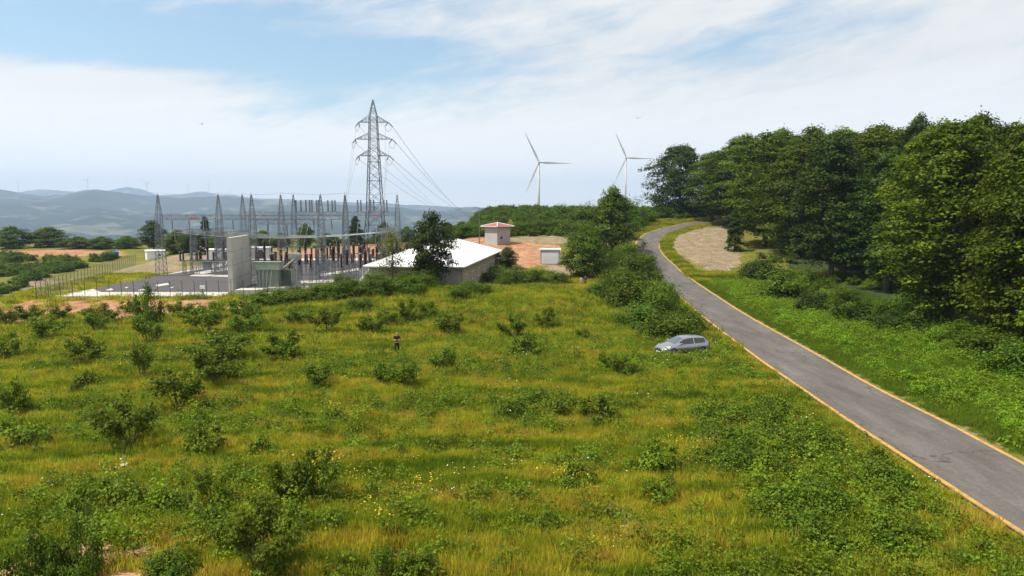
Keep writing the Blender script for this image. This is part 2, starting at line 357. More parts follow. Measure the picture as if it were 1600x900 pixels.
M['leaf_weed'] = leafmat('weed_leaves', [(0, (.07, .12, .008)), (.5, (.14, .20, .012)), (1, (.26, .33, .025))], .4, .28, ((.3, .3, .3), .35, .7, .5, -.1))
M['leaf_fern'] = leafmat('fern_fronds', [(0, (.075, .14, .008)), (.5, (.14, .225, .012)), (1, (.26, .35, .02))], .42, .28)
M['leaf_tree'] = leafmat('tree_leaves', [(0, (.03, .054, .004)), (.5, (.08, .122, .006)), (1, (.19, .24, .010))], .34, .25)
M['leaf_dark'] = leafmat('dark_tree_leaves', [(0, (.018, .036, .005)), (.5, (.037, .064, .007)), (1, (.08, .11, .012))], .25, .15)
M['leaf_hedge'] = leafmat('hedge_leaves', [(0, (.03, .06, .005)), (.5, (.068, .115, .008)), (1, (.15, .215, .014))], .3, .18)
M['leaf_yellow'] = leafmat('yellow_green_leaves', [(0, (.06, .085, .012)), (1, (.17, .19, .03))], .4, .1)
M['flower_w'] = simple('white_petals', (.75, .76, .68), .7, 0, .05, 1)
M['flower_y'] = simple('yellow_petals', (.50, .40, .03), .7, 0, .2, .6)
# ================================================================== GROUND
def inpoly(x, y, poly):
    x = np.asarray(x, float); y = np.asarray(y, float); c = np.zeros(x.shape, bool); n = len(poly); j = n-1
    for i in range(n):
        xi, yi = poly[i]; xj, yj = poly[j]
        if yi != yj:
            c ^= ((yi > y) != (yj > y)) & (x < (xj-xi)*(y-yi)/(yj-yi)+xi)
        j = i
    return c
def GP(pts): return [tuple(G(*p)[:2]) for p in pts]
def cr_spline(P, n):
    P = [np.array(p, float) for p in P]; P = [2*P[0]-P[1]] + P + [2*P[-1]-P[-2]]; out_ = []
    for i in range(1, len(P)-2):
        for k in range(n):
            t = k/n
            out_.append(.5*((2*P[i]) + (-P[i-1]+P[i+1])*t + (2*P[i-1]-5*P[i]+4*P[i+1]-P[i+2])*t*t + (-P[i-1]+3*P[i]-3*P[i+1]+P[i+2])*t**3))
    out_.append(P[-2]); return np.array(out_)
pairs = [((1414,720),(1594,720)), ((1330,665),(1490,665)), ((1248,608),(1375,608)), ((1170,553),(1277,553)), ((1093,493),(1169,493)), ((1055,460),(1117,460)),
         ((1033,440),(1087,440)), ((1019,424),(1065,424)), ((1004,405),(1044,405)), ((993,388),(1032,388)), ((994,377),(1034,375)), ((1007,365.5),(1046,366)),
         ((1033,357),(1070,357.5)), ((1064,350),(1098,351)), ((1104,344.5),(1131,346.5)), ((1150,341.5),(1160,343.5))]
RL = [G(*a)[:2] for a, b in pairs]; RR = [G(*b)[:2] for a, b in pairs]
ext = lambda P, d: [P[0][0] + (P[0][0]-P[1][0])*d, P[0][1] + (P[0][1]-P[1][1])*d]
RL = [ext(RL, 5)] + RL; RR = [ext(RR, 5)] + RR
RL = cr_spline(RL, 10); RR = cr_spline(RR, 10)
ROADPOLY = [tuple(p) for p in RL] + [tuple(p) for p in RR[::-1]]
def ribbon(name, a0, a1, dz, mat, across=7, edge=False):
    V = []; n_ = len(RL)
    for i in range(n_):
        for k in range(across+1):
            s = a0 + (a1-a0)*k/across; p = RL[i]*(1-s) + RR[i]*s; V.append((p[0], p[1]))
    V = np.array(V); Z = H(V[:, 0], V[:, 1]) + dz
    idx = np.arange(n_*(across+1)).reshape(n_, across+1)
    Q = np.stack([idx[:-1, :-1], idx[:-1, 1:], idx[1:, 1:], idx[1:, :-1]], -1).reshape(-1, 4)
    return link(name, mesh_np(name, np.column_stack([V, Z]), Q, mat, smooth=True))
tag(ribbon('road', 0, 1, .07, M['asphalt']), kind='structure')
tag(ribbon('road_edge_line', .015, .058, .075, M['yellow_line'], 1), kind='structure')
tag(ribbon('road_edge_line', .942, .985, .075, M['yellow_line'], 1), kind='structure')
soil_polys = [GP(q) for q in [
    [(-80,472),(60,468),(400,468.5),(430,474),(400,484),(330,490),(270,498),(150,503),(60,506),(-80,508)],
    [(795,376),(880,384),(872,414),(800,417),(780,402),(762,378)],
    [(430,403),(400,397),(470,390),(560,383),(640,377),(720,372),(790,377),(800,392),(640,402),(560,404.5)],
    [(-60,392),(120,391),(190,393),(190,399),(60,401),(-60,402)]]]
pale_polys = [GP(q) for q in [
    [(1048,374),(1066,364.5),(1102,356.5),(1140,352.5),(1136,366),(1140,382),(1156,402),(1148,424),(1112,424),(1082,411),(1056,397),(1046,386)],
    [(770,371.5),(900,369),(990,366),(994,386),(975,389),(900,380),(790,378)],
    [(-40,488),(50,436),(78,437),(54,457),(10,474)],
    [(845,413),(905,418),(900,432),(862,430)],
    [(620,377),(700,366),(760,370),(700,378)]]]
dry_poly = [GP(q) for q in [[(56,466),(78,440),(212,412),(300,388),(430,388),(430,404),(345,413),(85,464)]]]
xs = np.concatenate([-110-np.cumsum(1.0*1.075**np.arange(86))[::-1], np.arange(-110, 110.1, .8), 110+np.cumsum(1.0*1.075**np.arange(86))])
ys = np.concatenate([[-60, -30, 0, 10, 16], np.arange(20, 200, .7), np.arange(200, 330, 2), 330+np.cumsum(2.5*1.06**np.arange(98))])
X, Y = np.meshgrid(xs, ys); Z = H(X, Y)
idx = np.arange(X.size).reshape(X.shape)
Q = np.stack([idx[:-1, :-1], idx[:-1, 1:], idx[1:, 1:], idx[1:, :-1]], -1).reshape(-1, 4)
inr = inpoly(X, Y, ROADPOLY); Zg = Z.copy()
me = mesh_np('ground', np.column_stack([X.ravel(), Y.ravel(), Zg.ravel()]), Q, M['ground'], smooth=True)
def att(me, name, arr):
    a = me.attributes.new(name, 'FLOAT', 'POINT'); a.data.foreach_set('value', np.asarray(arr, np.float32).ravel())
def masks(x, y):
    s = np.zeros(np.shape(x)); p = np.zeros(np.shape(x))
    x0_, y0_ = x, y; am = ss(60, 110, y)*1.0+.8; x = x+am*(fbm(x*.35, y*.35, 201, 3)-.5)*2; y = y+am*1.6*(fbm(x0_*.35, y0_*.35, 202, 3)-.5)*2
    for q in soil_polys: s = np.maximum(s, inpoly(x, y, q)*1.0)
    for q in pale_polys: p = np.maximum(p, inpoly(x, y, q)*1.0)
    for q in dry_poly: p = np.maximum(p, inpoly(x, y, q)*(.36+.5*ss(.42, .6, fbm(x*.12, y*.06, 19, 4))))
    x, y = x0_, y0_; nb = fbm(x*.25, y*.25, 9, 3)
    s = np.maximum(s, .75*ss(.60, .68, nb)*ss(34, 26, y)*0 + .66*ss(.53, .60, nb)*(1-ss(25.0, 29, y))*(1-ss(10, 16, x)))   # bare patches at the near edge
    dl = np.minimum.reduce([np.hypot(x-a, y-b_) for a, b_ in np.vstack([RL[::4], RR[::4]])])
    p = np.maximum(p, .5*(1-ss(.2, 3.2, dl)))
    return s, p
S_, P_ = masks(X, Y)
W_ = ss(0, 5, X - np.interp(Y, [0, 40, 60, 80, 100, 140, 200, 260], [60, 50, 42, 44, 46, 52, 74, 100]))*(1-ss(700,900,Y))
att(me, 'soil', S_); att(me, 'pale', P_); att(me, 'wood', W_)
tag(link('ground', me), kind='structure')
# far hills
def hill_layer(crest, D, Dn, zn, amp, seed, naz=420, nr=110, back=1600, name='hills'):
    az_ = np.linspace(-.86, .86, naz); pxs = 800 + F*np.tan(az_)/math.cos(PITCH)
    cz = np.interp(pxs, [c_[0] for c_ in crest], [c_[1] for c_ in crest])
    cz = CAMZ + D*np.tan(-(PITCH + np.arctan((cz-450)/F)))
    rs = np.concatenate([np.linspace(Dn, D, nr), D + np.linspace(120, back, 12)])
    A, RRr = np.meshgrid(az_, rs); CZ = np.tile(cz, (len(rs), 1))
    x = RRr*np.tan(A); y = RRr
    u = np.clip((RRr-Dn)/(D-Dn), 0, 1)
    z = zn + (CZ-zn)*(u**1.5*.75 + .25*u)
    rg = 1-np.abs(2*fbm(x/1500, y/1500, seed, 5)-1)
    bell = np.sin(np.pi*np.clip(u, 0, 1))**.6
    z = z + amp*(rg-.72)*bell*(.5+u) + (fbm(x/180, y/180, seed+3, 4)-.5)*(10 + 20*u)
    dn = np.clip((RRr-D)/back, 0, 1); z = z - dn**1.2*(CZ-zn)*.9
    idx = np.arange(x.size).reshape(x.shape); Q = np.stack([idx[:-1, :-1], idx[:-1, 1:], idx[1:, 1:], idx[1:, :-1]], -1).reshape(-1, 4)
    tag(link(name, mesh_np(name, np.column_stack([x.ravel(), y.ravel(), z.ravel()]), Q, M['hill'], smooth=True)), kind='structure')
hill_layer([(-200,305),(-60,297),(0,296),(35,301),(70,306),(100,305),(125,299),(150,297),(170,299),(200,303),(250,306),(300,309),(360,308),(420,312),(500,318),(560,322),(640,328),(690,331),(740,326),(775,328),(810,335),(900,337),(1800,338)],
           7000, 2300, -250, 260, 11)
hill_layer([(-200,306),(20,302),(60,296),(110,298),(150,304),(180,296),(200,291),(222,296),(250,304),(290,303),(320,299),(345,303),(400,309),(600,318),(800,328),(1000,333),(1800,336)],
           11500, 9200, -150, 120, 41, 300, 40, 900)
# ================================================================== SUBSTATION YARD (flat sheets)
def sheet(name, poly, z, mat, thick=0.0):
    b_ = MB(); n_ = len(poly); V = [(p[0], p[1], z) for p in poly]
    if thick:
        V += [(p[0], p[1], z-thick) for p in poly]
        b_.add(V, [tuple(range(n_))[::-1]] + [(i, (i+1) % n_, n_+(i+1) % n_, n_+i) for i in range(n_)])
    else: b_.add(V, [tuple(range(n_))[::-1]])
    o = b_.build(name, mat); return tag(o, kind='structure')
Pz = lambda px, py, z=1.0: tuple(PZ(px, py, z)[:2])
sheet('concrete_path', [Pz(84,464.2), Pz(548,464.2), Pz(590,404.5), Pz(366,404.5), Pz(350,412)], 1.12, M['pale_concrete'], .3)
sheet('gravel_yard', [Pz(146,452.6), Pz(158,457.5), Pz(545,457.5), Pz(584,408), Pz(378,408), Pz(345,417.5), Pz(255,431)], 1.16, M['gravel'], .03)
for q in [[(296,433),(305,430),(372,432),(372,435)], [(303,428),(372,417),(372,421),(312,431)], [(470,441),(556,438),(556,442),(470,445)], [(470,450),(560,447),(560,450),(470,454)],
          [(500,430),(590,416),(590,419),(500,434)], [(166,455),(173,453),(178,455),(171,457)], [(243,447.5),(262,444.5),(265,447),(247,450)], [(215,455.6),(225,453.4),(229,455.2),(220,457)], [(360,452),(372,449),(372,452),(362,456)], [(195,452),(198,450.5),(201,451),(198,452.5)], [(266,452),(270,450.5),(272,451),(268,452.6)]]:
    sheet('trench_cover', [Pz(*p) for p in q], 1.24, M['pale_concrete'], .07)
# ---- lattice helpers
def lattice(b_, c, w0, w1, z0, z1, panels, r=.045, rb=.028, axes=((1, 0), (0, 1))):
    c = Vector(c)
    def corner(i, z):
        t = (z-z0)/(z1-z0); w_ = (w0+(w1-w0)*t)/2; sx, sy = ((-1, -1), (1, -1), (1, 1), (-1, 1))[i]
        return Vector((c.x+sx*w_, c.y+sy*w_, z))
    for i in range(4): b_.bar(corner(i, z0), corner(i, z1), r)
    # panel heights shrink with width
    zs_ = [z0]; ws = [w0+(w1-w0)*k/panels for k in range(panels)]; tot = sum(ws)
    for k in range(panels): zs_.append(zs_[-1] + (z1-z0)*ws[k]/tot)
    for k in range(panels):
        for i in range(4):
            j = (i+1) % 4
            b_.bar(corner(i, zs_[k]), corner(j, zs_[k+1]), rb, n=3, caps=False); b_.bar(corner(j, zs_[k]), corner(i, zs_[k+1]), rb, n=3, caps=False)
            if k % 2 == 0: b_.bar(corner(i, zs_[k+1]), corner(j, zs_[k+1]), rb, n=3, caps=False)
def truss(b_, a, c, w_, h, n_, r=.04, rb=.025):
    a = Vector(a); c = Vector(c); d = (c-a); dd = d.normalized(); s = Vector((-dd.y, dd.x, 0))*w_/2; u = Vector((0, 0, h/2))
    cs = [s+u, -s+u, -s-u, s-u]
    for q in cs: b_.bar(a+q, c+q, r)
    for k in range(n_):
        p = a+d*(k/n_); p2 = a+d*((k+1)/n_)
        for i in range(4):
            j = (i+1) % 4
            if k % 2: b_.bar(p+cs[i], p2+cs[j], rb, n=3, caps=False)
            else: b_.bar(p+cs[j], p2+cs[i], rb, n=3, caps=False)
            b_.bar(p+cs[i], p+cs[j], rb, n=3, caps=False)
def stack_prof(h, r, n_, z0=0.0):
    pr = []
    for k in range(n_):
        z = z0+h*k/n_; pr += [(r*.62, z), (r, z+h/n_*.35), (r*.62, z+h/n_*.75)]
    return pr + [(r*.62, z0+h), (r*.3, z0+h)]
GZ = 1.15
def gantry_row(label, y, pxs, beams, zbeam, ztop, hb=.95, w_base=1.5, strings=()):
    xs_ = [PY(px, 400, y).x for px in pxs]
    root = empty('steel_gantry', (xs_[0], y, GZ), 0, label, 'gantry', 'steel gantries over the substation yard'); ox = xs_[0]
    for x in xs_:
        b_ = MB(); lattice(b_, (x-ox, 0, 0), w_base, .85, 0, zbeam+hb/2-GZ, 13); col_ = b_.build('column', M['steel'], root)
        b_ = MB(); lattice(b_, (x-ox, 0, 0), .85, .14, zbeam+hb/2-GZ, ztop-GZ, 6, .04, .025); b_.bar((x-ox, 0, ztop-GZ-.1), (x-ox, 0, ztop-GZ+.5), .02); b_.build('peak', M['steel'], col_)
    for i, j in beams:
        b_ = MB(); truss(b_, (xs_[i]-ox+.42, 0, zbeam-GZ), (xs_[j]-ox-.42, 0, zbeam-GZ), .8, hb*.85, 14, .048, .028); b_.build('beam', M['steel'], root)
    return root, ox, xs_
gC, oxC, xC = gantry_row('steel gantry at the back of the yard, carrying a row of upright insulators', 147, [382, 461, 541.5, 622], [(0,1),(1,2),(2,3)], 12.1, 16.0)
gB, oxB, xB = gantry_row('steel gantry in the middle of the yard, reaching farthest to the left', 126, [251, 344.5, 441.5, 541], [(0,1),(1,2),(2,3)], 11.5, 15.4)
gA, oxA, xA = gantry_row('steel gantry nearest the camera, with columns beside the concrete wall and behind the transformer', 110, [396, 503], [(0,1)], 10.9, 15.0)
for px in (462, 469.8, 477.6, 483.5, 487, 494.5, 497.5, 512, 518.5, 523, 558.5, 563.5, 578.5, 583.5, 599.5, 604):   # upright stacks above beam C
    x = PY(px, 330, 147).x-oxC; b_ = MB(); b_.lathe(stack_prof(2.3, .2, 9), 8, (x, .25, 12.65-GZ)); st_ = b_.build('insulator', M['insul_grey'], gC)
    b_ = MB(); b_.box(x-.35, x+.35, .0, .5, 12.58-GZ, 12.65-GZ); b_.build('fitting', M['steel'], st_)
def hang(root, ox, y, x, z, ln, dx=0.0, dy=0.0):
    b_ = MB(); p0 = Vector((x-ox, dy*0, z-GZ)); p1 = p0 + Vector((dx, dy, -ln)); seg = []
    for k in range(22): seg.append(p0.lerp(p1, k/21))
    b_.tube(seg, [.10 if k % 2 else .05 for k in range(22)], 6); b_.build('insulator_string', M['insul_grey'], root)
for (r_, ox_, y_, xs_, z_) in ((gB, oxB, 126, xB, 11.0), (gA, oxA, 110, xA, 10.4)):
    for i in range(len(xs_)-1):
        for f_ in (.22, .5, .78): hang(r_, ox_, y_, xs_[i]+(xs_[i+1]-xs_[i])*f_, z_, 1.7, .25, -.5)
# warning boards on the beams
for (r_, ox_, y_, px, py) in ((gB, oxB, 126, 303, 341), (gC, oxC, 147, 588, 337)):
    p = PY(px, py, y_-.5); b_ = MB(); b_.box(p.x-ox_-.7, p.x-ox_+.7, -.56, -.52, p.z-GZ-.1, p.z-GZ+.1); b_.build('red_plate', M['red'], r_)
# low portals that carry the bus bars
def portal(label, px, y, ztop, w_=.9):
    x = PY(px, 400, y).x; r_ = empty('bus_portal', (x, y, GZ), 0, label, 'portal', 'low portals carrying the overhead busbars')
    b_ = MB(); lattice(b_, (0, 0, 0), 1.2, .7, 0, ztop-GZ-.4, 9); b_.build('column', M['steel'], r_)
    b_ = MB(); lattice(b_, (0, 14, 0), 1.2, .7, 0, ztop-GZ-.4, 9); b_.build('column', M['steel'], r_)
    b_ = MB(); truss(b_, (0, -6, ztop-GZ), (0, 15, ztop-GZ), .7, .8, 20); b_.build('beam', M['steel'], r_); return Vector((x, y, ztop))
pA = portal('low steel portal left of the concrete wall carrying the busbars', 303, 128, 8.9)
pB = portal('low steel portal at the foot of the pylon carrying the busbars', 600, 124, 9.2)
pC = portal('low steel portal just left of the tall concrete wall', 341, 128, 8.4)
for k in range(6):                                            # flexible busbars slung between the portals
    y0 = 121+k*3.2; b_ = MB(); pts = []
    a = Vector((pA.x-.5, y0+2, 8.9)); c_ = Vector((pB.x+.5, y0-1, 9.0))
    for t in np.linspace(0, 1, 24): pts.append(a.lerp(c_, t) + Vector((0, 0, -1.0*4*t*(1-t))))
    b_.tube(pts, .04, 5)
    tag(b_.build('busbar_cable', M['busbar'], smooth=True), '%s overhead busbar cable, counted from the front, slung above the substation equipment' % ORD[k], 'busbar', 'overhead busbar cables')
# droppers from busbars to equipment
k = 0
for (px, y, px2, z2) in ((300,127,296,5.2), (272,127,275,6.5), (318,127,322,6.2), (425,112,418,5), (437,112,452,6.5), (455,126,441,6), (475,126,462,6), (484,118,470,5.8), (497,126,512,5.8), (520,126,527,6), (560,132,556,6), (590,132,585,6), (604,132,607,6), (396,112,388,6.5)):
    a = PY(px, 345, y); c_ = Vector((PY(px2, 400, y).x, y+1, z2)); b_ = MB()
    b_.tube([a.lerp(c_, t)+Vector((0, -.6*4*t*(1-t), -.4*math.sin(t*3.1))) for t in np.linspace(0, 1, 9)], .035, 4)
    tag(b_.build('dropper_cable', M['alu']), 'thin pale dropper cable hanging from a gantry to the equipment below', 'cable', 'dropper cables in the substation'); k += 1
# ---- equipment
GRP = 'upright equipment standing in the substation yard'
def eq_post(loc, label):
    r_ = empty('insulator_post', loc, 0, label, 'insulator post', GRP)
    b_ = MB(); lattice(b_, (0, 0, 0), .5, .38, 0, 2.3, 5, .03, .018); b_.box(-.28, .28, -.28, .28, 2.3, 2.36); b_.build('support', M['steel'], r_)
    b_ = MB(); b_.lathe(stack_prof(2.2, .25, 10, 2.36), 8); b_.build('insulator', M['insul'], r_)
    b_ = MB(); b_.lathe([(.08, 4.56), (.12, 4.6), (.12, 4.72), (.05, 4.76)], 8); b_.bar((-.3, 0, 4.7), (.3, 0, 4.7), .03); b_.build('terminal', M['alu'], r_); return r_
def eq_ct(loc, label):
    r_ = empty('current_transformer', loc, 0, label, 'current transformer', GRP)
    b_ = MB(); lattice(b_, (0, 0, 0), .6, .5, 0, 2.0, 4, .035, .02); b_.build('support', M['steel'], r_)
    b_ = MB(); b_.box(-.3, .3, -.3, .3, 2.0, 2.55); b_.box(.3, .42, -.15, .15, 2.1, 2.4); b_.build('base_tank', M['steel'], r_)
    b_ = MB(); b_.lathe(stack_prof(2.2, .34, 10, 2.55), 9); b_.build('insulator', M['insul'], r_)
    b_ = MB(); b_.lathe([(.14, 4.75), (.25, 4.85), (.25, 5.05), (.16, 5.15), (.02, 5.2)], 9); b_.build('head', M['pylon'], r_); return r_
def eq_breaker(loc, label):
    r_ = empty('circuit_breaker', loc, 0, label, 'circuit breaker', GRP)
    b_ = MB()
    for x in (-3, 3):
        for yy in (-.4, .4): b_.bar((x, yy, 0), (x, yy, 2.2), .05)
        b_.bar((x, -.4, .2), (x, .4, 2.1), .03); b_.bar((x, .4, .2), (x, -.4, 2.1), .03)
    b_.box(-3.3, 3.3, -.3, .3, 2.2, 2.42); b_.build('frame', M['steel'], r_)
    for x in (-3, 0, 3):
        b_ = MB(); b_.lathe(stack_prof(1.6, .25, 7, 2.42) + [(.12, 4.05)] + stack_prof(1.9, .34, 8, 4.1), 9, (x, 0, 0)); b_.build('pole', M['insul'], r_)
    b_ = MB(); b_.box(-.7, .7, -.55, -.05, .5, 2.0); b_.box(-.75, .75, -.6, 0, 2.0, 2.06); cb_ = b_.build('cabinet', M['steel'], r_)
    b_ = MB(); b_.box(.4, .46, -.58, -.55, 1.1, 1.4); b_.build('handle', M['dark'], cb_); return r_
def eq_switch(loc, label):
    r_ = empty('disconnect_switch', loc, 0, label, 'disconnector', GRP)
    b_ = MB()
    for x in (-2.6, 2.6): lattice(b_, (x, 0, 0), .55, .45, 0, 2.4, 5, .03, .018)
    for yy in (-.55, .55): b_.box(-3.4, 3.4, yy-.06, yy+.06, 2.4, 2.55)
    for x in (-3, 0, 3): b_.box(x-.07, x+.07, -.75, .75, 2.55, 2.62)
    b_.build('frame', M['steel'], r_)
    for x in (-3, 0, 3):
        for yy in (-.6, .6):
            b_ = MB(); b_.lathe(stack_prof(1.5, .21, 8, 2.62), 8, (x, yy, 0)); b_.build('insulator', M['insul'], r_)
        b_ = MB(); b_.bar((x, -.75, 4.16), (x, .75, 4.2), .035); b_.build('blade', M['alu'], r_)
    return r_
proto = {}
def equip(kind, x, y, label):
    fn = {'post': eq_post, 'ct': eq_ct, 'brk': eq_breaker, 'sw': eq_switch}[kind]
    if kind not in proto: proto[kind] = fn((x, y, GZ), label); return proto[kind]
    return copy_tree(proto[kind], (x, y, GZ), 0, None, label)
bays = [('left outer bay', PY(298, 400, 126).x), ('left inner bay', PY(392, 400, 126).x), ('bay behind the transformer', PY(491, 400, 126).x), ('bay in front of the pylon', PY(578, 400, 126).x+1)]
KN = {'post': 'insulator post', 'ct': 'current transformer', 'brk': 'circuit breaker', 'sw': 'disconnector'}
for bi, (bn, bx) in enumerate(bays):
    rows = [('sw', 129), ('brk', 133), ('post', 137)] if bi < 2 else [('post', 113), ('ct', 117), ('sw', 121), ('ct', 127.5), ('brk', 131), ('post', 135), ('sw', 139), ('ct', 144), ('post', 149), ('sw', 152)]
    for ri, (kd, y) in enumerate(rows):
        if kd in ('sw', 'brk'): equip(kd, bx, y, 'dark %s, in row %s from the front of the %s' % (KN[kd], ORD[ri], bn) if False else '%s with dark brown insulators, %s row of the %s' % (KN[kd], ORD[ri], bn))
        else:
            for k, dx in enumerate((-3, 0, 3)): equip(kd, bx+dx, y, '%s dark %s in the %s row of the %s' % (('left', 'middle', 'right')[k], KN[kd], ORD[ri], bn))
# ---- transformer
t0 = PY(424, 440, 103); tr = empty('power_transformer', (t0.x, 103, GZ), 0, 'large grey green power transformer beside the tall concrete wall', 'transformer')
b_ = MB(); b_.box(-1.5, 1.5, -1.6, 2.6, .5, 2.9)
for k in range(8): b_.box(-1.4+k*.38, -1.34+k*.38, -1.7, -1.6, .7, 2.7)
b_.build('tank', M['transf'], tr)
b_ = MB(); b_.box(-1.9, 1.9, -2.0, -.2, 2.95, 4.05); b_.box(-1.95, 1.95, -2.05, -.15, 4.05, 4.12)
for k in range(5): b_.box(-1.3+k*.6, -1.2+k*.6, -2.04, -2.0, 3.5, 3.62)
b_.build('cable_box', M['transf'], tr)
for yy in (.2, .9, 1.6, 2.3):
    b_ = MB()
    for k in range(9): b_.box(1.6+k*.16, 1.64+k*.16, yy-.3, yy+.3, .6, 2.9)
    b_.bar((1.5, yy, .8), (3.0, yy, .8), .05); b_.bar((1.5, yy, 2.7), (3.0, yy, 2.7), .05); b_.build('radiator', M['transf'], tr)
b_ = MB(); Mx = Matrix.Translation((2.9, 2.6, 4.6)) @ Matrix.Rotation(R(90), 4, 'X'); 
b_.add([Mx @ Vector(v) for v in MB().lathe([(.45, -1.3), (.58, -1.25), (.6, 0), (.58, 1.25), (.45, 1.3)], 14).v], MB().lathe([(.45, -1.3), (.58, -1.25), (.6, 0), (.58, 1.25), (.45, 1.3)], 14).f)
for yy in (1.6, 3.6): b_.bar((2.9, yy, 4.0), (2.3, yy, 2.8), .07)
b_.build('conservator', M['transf'], tr, smooth=False)
b_ = MB(); b_.bar((3.0, 1.2, 4.2), (1.2, -.1, 2.6), .16, n=8); b_.bar((2.2, -.2, 3.9), (.4, -1.2, 2.7), .06); b_.build('oil_pipe', M['transf'], tr)
for k, (x, yy, a) in enumerate(((-1.0, 1.0, -.18), (.3, 1.2, 0), (1.5, 1.4, .12), (-.6, 2.4, -.1), (.7, 2.4, 0), (2.0, 2.0, .1))):
    b_ = MB(); q = Vector((x, yy, 2.9)); e = q+Vector((a*2.4, .2, 2.5 if k < 3 else 2.0)); n_ = 19
    b_.tube([q.lerp(e, j/(n_-1)) for j in range(n_)], [.24 if j % 2 else .15 for j in range(n_)], 8); bu = b_.build('bushing', M['insul'], tr)
    b_ = MB(); b_.bar(e, e+(e-q).normalized()*.35, .04); b_.build('terminal', M['alu'], bu)
b_ = MB()
for k in range(4): b_.bar((-.9+k*.45, -2.3, .0), (-1.1+k*.62, -1.9, 3.0), .04, n=5)
b_.build('riser_pipe', M['alu'], tr)
b_ = MB(); b_.box(-2.3, 2.6, -2.6, 3.6, 0, .5); b_.build('plinth', M['concrete'], tr)
p = PZ(385, 463, 1.1); b_ = MB(); b_.box(p.x-1.6, p.x+2.0, p.y, p.y+2.6, 0.9, 1.95); tag(b_.build('concrete_block', M['concrete']), 'low concrete block at the foot of the tall concrete wall', 'concrete block')
# ---- tall blast wall: stacked slabs
fw = empty('blast_wall', (PY(361, 460, 97.5).x, 97.5, 1.1), 0, 'tall free-standing concrete blast wall built of four stacked slabs', 'concrete wall')
sh = 7.75/4
for k in range(4):
    b_ = MB(); Mx = Matrix.Rotation(R(9.5), 4, 'Z'); b_.box(-.3, .3, 0, 13.0, k*sh+.02, (k+1)*sh-.02, Mx); b_.build('slab', M['concrete'], fw)
b_ = MB(); b_.box(-.24, .24, .06, 12.94, 0, 4*sh-.1, Matrix.Rotation(R(9.5), 4, 'Z')); b_.build('joint_fill', M['dark'], fw)
# ---- fence
def fence(label, pts, sp_, h=2.1):
    r_ = empty('chain_link_fence', pts[0], 0, label, 'fence', 'chain link fences round the substation'); o0 = Vector(pts[0])
    P_l = []
    for a, c_ in zip(pts[:-1], pts[1:]):
        a = Vector(a); c_ = Vector(c_); n_ = max(1, round((c_-a).length/sp_)); P_l += [a.lerp(c_, k/n_)-o0 for k in range(n_)]
    P_l.append(Vector(pts[-1])-o0)
    dr = (Vector(pts[-1])-Vector(pts[0])).normalized(); out_ = Vector((dr.y, -dr.x, 0))
    for p_ in P_l[:100]:
        b_ = MB(); b_.bar(p_, p_+Vector((0, 0, h)), .035, n=5); b_.bar(p_+Vector((0, 0, h)), p_+Vector((0, 0, h+.32))+out_*.28, .03, n=5); b_.build('post', M['dark'], r_)
    b_ = MB()
    for a, c_ in zip(P_l[:-1], P_l[1:]):
        for z in (.05, 1.0, h-.03): b_.bar(a+Vector((0, 0, z)), c_+Vector((0, 0, z)), .007, n=3, caps=False)
        for k in range(3): q = Vector((0, 0, h+.1*(k+1)))+out_*.09*(k+1); b_.bar(a+q, c_+q, .007, n=3, caps=False)
        for k in range(-7, 8):
            for sgn in (1, -1):
                # diagonal wires clipped to the panel
                L_ = (c_-a).length; x0 = k*.26; x1 = x0+h*.9
                t0_, t1_ = max(0, x0), min(L_, x1)
                if t1_ <= t0_: continue
                za, zb = (t0_-x0)/(x1-x0)*h, (t1_-x0)/(x1-x0)*h
                if sgn < 0: t0_, t1_ = L_-t0_, L_-t1_
                b_.bar(a.lerp(c_, t0_/L_)+Vector((0, 0, za)), a.lerp(c_, t1_/L_)+Vector((0, 0, zb)), .003, n=3, caps=False)
    b_.build('wire_mesh', M['steel'], r_)
c0 = PZ(57, 466.5, .95); c1 = PZ(590, 466.5, .95); c2 = PZ(212, 413.5, .95)
fence('chain link fence with angled post tops along the front of the yard', [tuple(c0), tuple(c1)], 1.6)
fence('chain link fence running back along the left side of the yard', [tuple(c0), tuple(c2)], 2.0)
# sign on a post in front
p = PZ(317, 461, 1.15); sg = empty('warning_sign', p, 0, 'small white board on a dark post at the front of the yard', 'sign')
b_ = MB(); b_.bar((0, 0, 0), (0, 0, 1.4), .07); b_.build('post', M['dark'], sg)
b_ = MB(); b_.box(-.32, .32, -.1, -.06, .85, 1.35); b_.build('board', M['white_paint'], sg)
